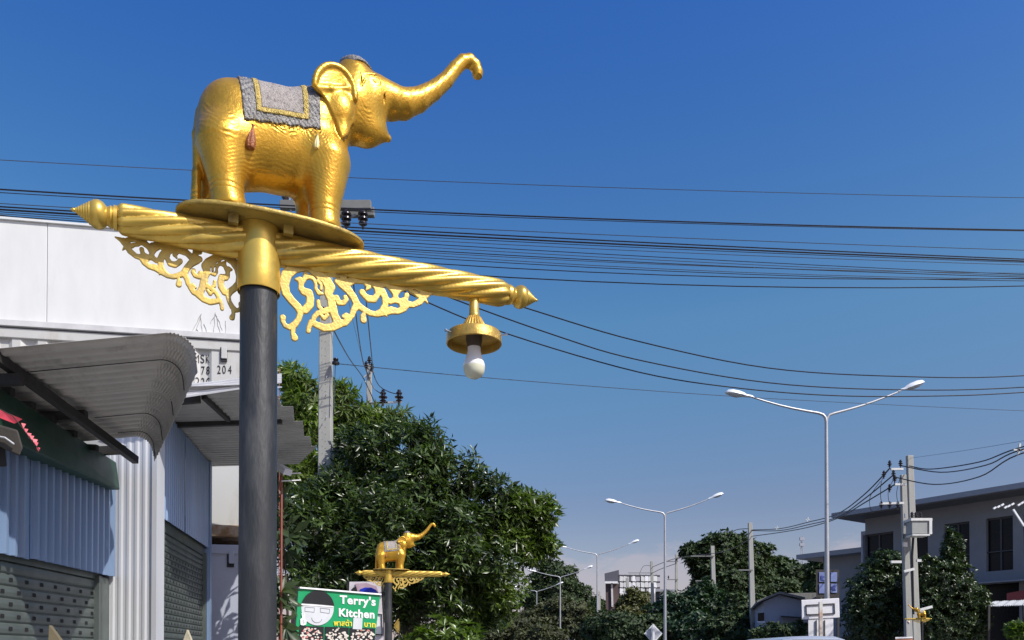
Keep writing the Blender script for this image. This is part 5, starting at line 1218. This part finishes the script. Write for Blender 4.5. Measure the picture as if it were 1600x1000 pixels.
wins = [(1348, 1396), (1408, 1450), (1476, 1515), (1541, 1583), (1600, 1650), (1662, 1710)]
for u0, u1 in wins:
    t0, t1 = bt(u0, 870)[0], bt(u1, 870)[0]; w = ob(t0, t1, zF, zH,   .22, .26, 'window', BG); tm = (t0+t1)/2
    ob(tm-.04, tm+.04, zF, zH, .16, .215, 'frame', BF, w); ob(t0, t1, zH-.08, zH, .16, .215, 'frame', BF, w)
    ob(t0, t1, zF+.9, zF+.95, .08, .12, 'balcony_rail', BF, w)
t = bt(1583, 850)[0]
# ground floor shopfronts under the band
for u0, u1 in ((1352, 1400), (1412, 1452), (1470, 1515), (1530, 1592), (1602, 1680)):
    ob(bt(u0, 930)[0], bt(u1, 930)[0], .2, zF-.60, .30, .35, 'shop_window', BG)
for u0, u1 in ((1400, 1412), (1452, 1470), (1515, 1530), (1592, 1602)): ob(bt(u0, 930)[0], bt(u1, 930)[0], 0, zF-.56, .02, .8, 'pier', BW)
ob(tR, tL, zF-.62, zF-.56, -.9, .0, 'ledge', BR)
ob(tL, tL+.25, zF-.2, zE-.95, -.0, 6, 'end_wall', mat('pale_end_wall', (.30, .33, .42), .7))
tW = bt(1343, 870)[0]; zL = P(1302, 868, 46).z
AN = empty('side_annexe'); tag(AN, 'lower grey annexe with thin flat roof left of the modern building', 'building')
ob(tL+.3, tL+3.4, 0, zL-.05, 1.2, 7, 'wall', BW, AN); ob(tL+.26, tL+4.6, zL-.05, zL+.22, .3, 7.4, 'roof', BR, AN)
ob(tL+1.0, tL+2.2, 0.1, 2.6, 1.14, 1.19, 'door', BG, AN)
# corrugated canopy at the right edge and its small things
CN = empty('shop_canopy'); tag(CN, 'light corrugated canopy roof at the right frame edge', 'canopy')
c = [P(1538, 948, 33.5), P(1552, 940.5, 35.0), P(1680, 935, 31.0), P(1680, 944, 29.6)]; vs = []; n = 90
for i in range(n+1):
    t = i/n; e = Vector((0, 0, .03*math.sin(i*PI*.9))); vs += [c[0].lerp(c[3], t)+e, c[1].lerp(c[2], t)+e]
o = MB().add(vs, [(2*i, 2*i+1, 2*i+3, 2*i+2) for i in range(n)]).build('roof_sheet', mat('light_canopy_sheet', (.42, .44, .47), .6), CN, fix=False); m = o.modifiers.new('thickness', 'SOLIDIFY'); m.thickness = .02
for u in (1545, 1600, 1660): MB().beam(Vector((P(u, 948, 32.5-(u-1545)*.02).x, 32.6-(u-1545)*.022, -.1)), P(u, 946, 32.6-(u-1545)*.022), .08).build('canopy_post', DKST, CN)
RD = empty('red_sign'); tag(RD, 'dark red sign panel above the corrugated canopy at the right edge', 'sign'); prD([(1573, 927), (1600, 922), (1640, 920), (1640, 937), (1573, 938)], 36, .1, mat('dark_red_panel', (.16, .02, .03), .6), 'panel', RD)
MB().beam(P(1600, 938, 36.15), P(1600, 922, 36.15), .08).build('frame_bar', DKST, RD)
RU = empty('roadside_banner'); tag(RU, 'small orange white banner at the bottom below the globe lamp', 'banner')
prD([(1399, 997), (1426, 996), (1426, 1040), (1399, 1040)], 28, .05, mat('faded_orange', (.55, .25, .14), .7), 'banner_cloth', RU); prD([(1399, 995.6), (1426, 994.6), (1426, 997), (1399, 998)], 27.97, .05, SWH, 'banner_border', RU)
for u in (1400, 1425): MB().beam(Vector((P(u, 1000, 28.1).x, 28.1, -.1)), P(u, 997, 28.1), .05).build('leg', DKST, RU)
# antenna with bright cups in front of the building
AT = empty('roof_antenna'); tag(AT, 'white antenna arms with short rods before the upper windows at the right edge', 'antenna')
mm = MATS['white_lamp_housing']
for (u0, v0, u1, v1) in ((1583, 796, 1600, 822),): MB().beam(P(u0, v0, 34), P(u1, v1, 34), .07).build('boom', mm, AT)
for u, v in ((1554, 794), (1560, 792), (1566, 789), (1571, 793), (1576, 791), (1582, 788), (1592, 789), (1597, 786), (1602, 783)): MB().beam(P(u-2, v+1, 34), P(u+2, v-1.5, 34), .07).build('rod', mm, AT)
MB().beam(P(1552, 795, 34.05), P(1606, 782, 34.05), .02).build('boom', DKST, AT)
MB().tube([P(1600, 822, 34), P(1604, 900, 34), Vector((P(1606, 900, 34).x, 34, -.1))], .03, 6).build('mast', DKST, AT)
# small grey house
HS = empty('small_house'); tag(HS, 'small grey house with low gable roof beyond the white flowering bush', 'house')
HW = mat('grey_blue_house_wall', (.34, .37, .46), .8, vary=.06); HR = mat('grey_tile_roof', (.17, .17, .16), .8, vary=.25, vscale=6)
D_ = 50
gp = [(1193, 1040), (1193, 940), (1218, 929.5), (1252, 938), (1252, 1040)]
MB().prism(gp, lambda u, v: P(u, v, D_), lambda u, v: P(u, v, D_)+Vector((2.0, 9, 0))).build('wall', HW, HS)
def roofside(a, b_, name='roof'):
    e = Vector((2.4, 9.6, 0)); A_, B_ = P(*a, D_-.5), P(*b_, D_-.5); t_ = Vector((0, 0, .14))
    return MB().add([A_, B_, B_+e, A_+e, A_+t_, B_+t_, B_+e+t_, A_+e+t_], [(0,3,2,1),(4,5,6,7),(0,1,5,4),(1,2,6,5),(2,3,7,6),(3,0,4,7)]).build(name, HR, HS)
roofside((1183, 942), (1218, 927.5)); roofside((1218, 927.5), (1258, 936.5))
prD([(1222, 927), (1276, 926), (1276, 937), (1240, 935)], D_+2, 5, HR, 'roof', HS)
prD([(1252, 936), (1276, 936), (1276, 1040), (1252, 1040)], D_+3, 5, HW, 'wall', HS)
prD([(1184, 958), (1194, 957), (1194, 970), (1184, 971)], D_-.3, .1, BG, 'window', HS); prD([(1183, 971), (1195, 971), (1195, 972.5), (1183, 972.5)], D_-.4, .2, SWH, 'window_sill', HS)
prD([(1220, 962), (1252, 964), (1252, 966.5), (1220, 964)], D_-1.2, 1.2, DKST, 'door_canopy', HS)
# brown tower with sign frame, lattice hoarding, white building, cell tower
BT = empty('brown_tower'); tag(BT, 'narrow brown tower with slanted dark top and pale vertical strip', 'building')
BRN2 = mat('brown_tower_wall', (.085, .055, .055), .8, vary=.15, vscale=.4); prD([(946, 912), (967, 912), (969, 1040), (948, 1040)], 112, 3, BRN2, 'wall', BT)
prD([(944.5, 896), (967, 890.5), (967.5, 909), (945, 910)], 111.4, 4, mat('dark_slate_top', (.075, .075, .10), .7), 'tower_top', BT); prD([(945, 908.5), (965, 908.5), (965, 910.5), (945, 910.5)], 111.2, .3, SWH, 'ledge', BT); prD([(954.5, 911), (957.5, 911), (958.5, 948), (955.5, 948)], 111.7, .2, mat('pale_strip', (.5, .48, .48), .7), 'wall_strip', BT)
HO = empty('hoarding'); tag(HO, 'worn white advertising hoarding on a steel lattice above the yellow green tree', 'billboard')
rng = random.Random(9)
for k in range(9):
    for j in range(3):
        u0 = 968+k*6.6; v0 = 900+j*9.5
        if rng.random() < .8: prD([(u0+rng.random(), v0), (u0+6.0-rng.random()*1.5, v0+rng.random()), (u0+5.8, v0+8.4), (u0+rng.random(), v0+8.0)], 104, .1, [SWH, PANEL, MATS['pale_metal_frame']][rng.randrange(3)], 'panel', HO)
for v in (899.5, 909, 918): MB().beam(P(966, v, 104.3), P(1031, v+.6, 104.3), .22).build('frame_rail', BF, HO)
for k in range(8): MB().beam(P(968+k*8.2, 898, 104.6), P(968+k*8.2, 935, 104.6), .16).build('frame_stud', BF, HO)
MB().beam(P(1028, 930, 104.6), Vector((P(1028, 930, 104.6).x, 104.6, 0)), .4).build('leg', BF, HO); MB().beam(P(972, 930, 104.6), Vector((P(972, 930, 104.6).x, 104.6, 0)), .4).build('leg', BF, HO)
WBd = empty('white_building'); tag(WBd, 'far plain white building with dark flat roof edge between the poles', 'building')
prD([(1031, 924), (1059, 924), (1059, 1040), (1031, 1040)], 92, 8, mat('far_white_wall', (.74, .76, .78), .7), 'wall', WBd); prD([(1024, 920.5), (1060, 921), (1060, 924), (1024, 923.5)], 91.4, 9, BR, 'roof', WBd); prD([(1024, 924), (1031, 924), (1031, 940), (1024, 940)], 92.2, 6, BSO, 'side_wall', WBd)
prD([(1031, 936), (1059, 936), (1059, 940), (1031, 940)], 91.6, .3, mat('yellowish_band', (.5, .47, .38), .7), 'wall_band', WBd)
CT = empty('cell_tower'); tag(CT, 'faint distant lattice communication mast above the trees', 'mast'); b = MB()
for s_ in (-1.3, 1.3): b.beam(P(1253+s_, 838, 330), P(1253+s_*1.4, 990, 330), .22)
for k in range(14): b.beam(P(1251.7, 840+k*6, 330), P(1254.5, 844+k*6, 330), .16); b.beam(P(1254.5, 840+k*6, 330), P(1251.7, 844+k*6, 330), .16)
tag(b.build('lattice', mat('hazy_grey_steel', (.30, .32, .38), .7), CT), kind='stuff')
for v in (842, 851): MB().beam(P(1249.5, v, 329), P(1256.5, v, 329), .9, 1.2).build('antenna_panel', MATS['hazy_grey_steel'], CT)
# low far walls and houses under the street lights
FW = empty('far_shophouse'); tag(FW, 'low pale far shophouse under the domed tree', 'building')
prD([(870, 985), (900, 984), (900, 1022), (870, 1022)], 140, 6, mat('far_pale_wall', (.35, .38, .38), .8), 'wall', FW); prD([(868, 983), (902, 982), (902, 985), (868, 986)], 139, 8, BR, 'roof', FW)
for k in range(3): prD([(873+k*9, 989), (879+k*9, 989), (879+k*9, 1000), (873+k*9, 1000)], 139.8, .2, BG, 'window', FW)
# red and white thin mast right of the near post
RM = empty('antenna_pole'); tag(RM, 'thin red brown pole with small white arms right behind the dark post', 'pole'); RR = mat('red_brown_pole', (.22, .06, .04), .6)
MB().tube([Vector((P(437, 600, 10.8).x, 10.8, 0)), P(437, 575, 10.8)], .006, 8).build('pole', RR, RM, True); MB().beam(P(434, 605, 10.78), P(440, 605, 10.78), .012).build('arm', WB, RM)
LD = empty('wall_lamp'); tag(LD, 'small white floodlight on a thin pole under the stepped awning edge', 'lamp')
MB().beam(P(434, 728, 9.2), P(450, 738, 9.1), .11, .07).build('lamp_head', WB, LD); MB().tube([P(436, 765, 9.2), P(441, 735, 9.2)], .012, 6).build('lamp_arm', RR, LD); MB().tube([Vector((P(440, 780, 9.25).x, 9.25, 0)), P(440, 735, 9.25)], .015, 6).build('lamp_pole', RR, LD)
for i, v in enumerate((741, 752)): MB().beam(P(436, v, 9.2), P(470, v-2, 9.3), .012).build('rod', WB, LD)
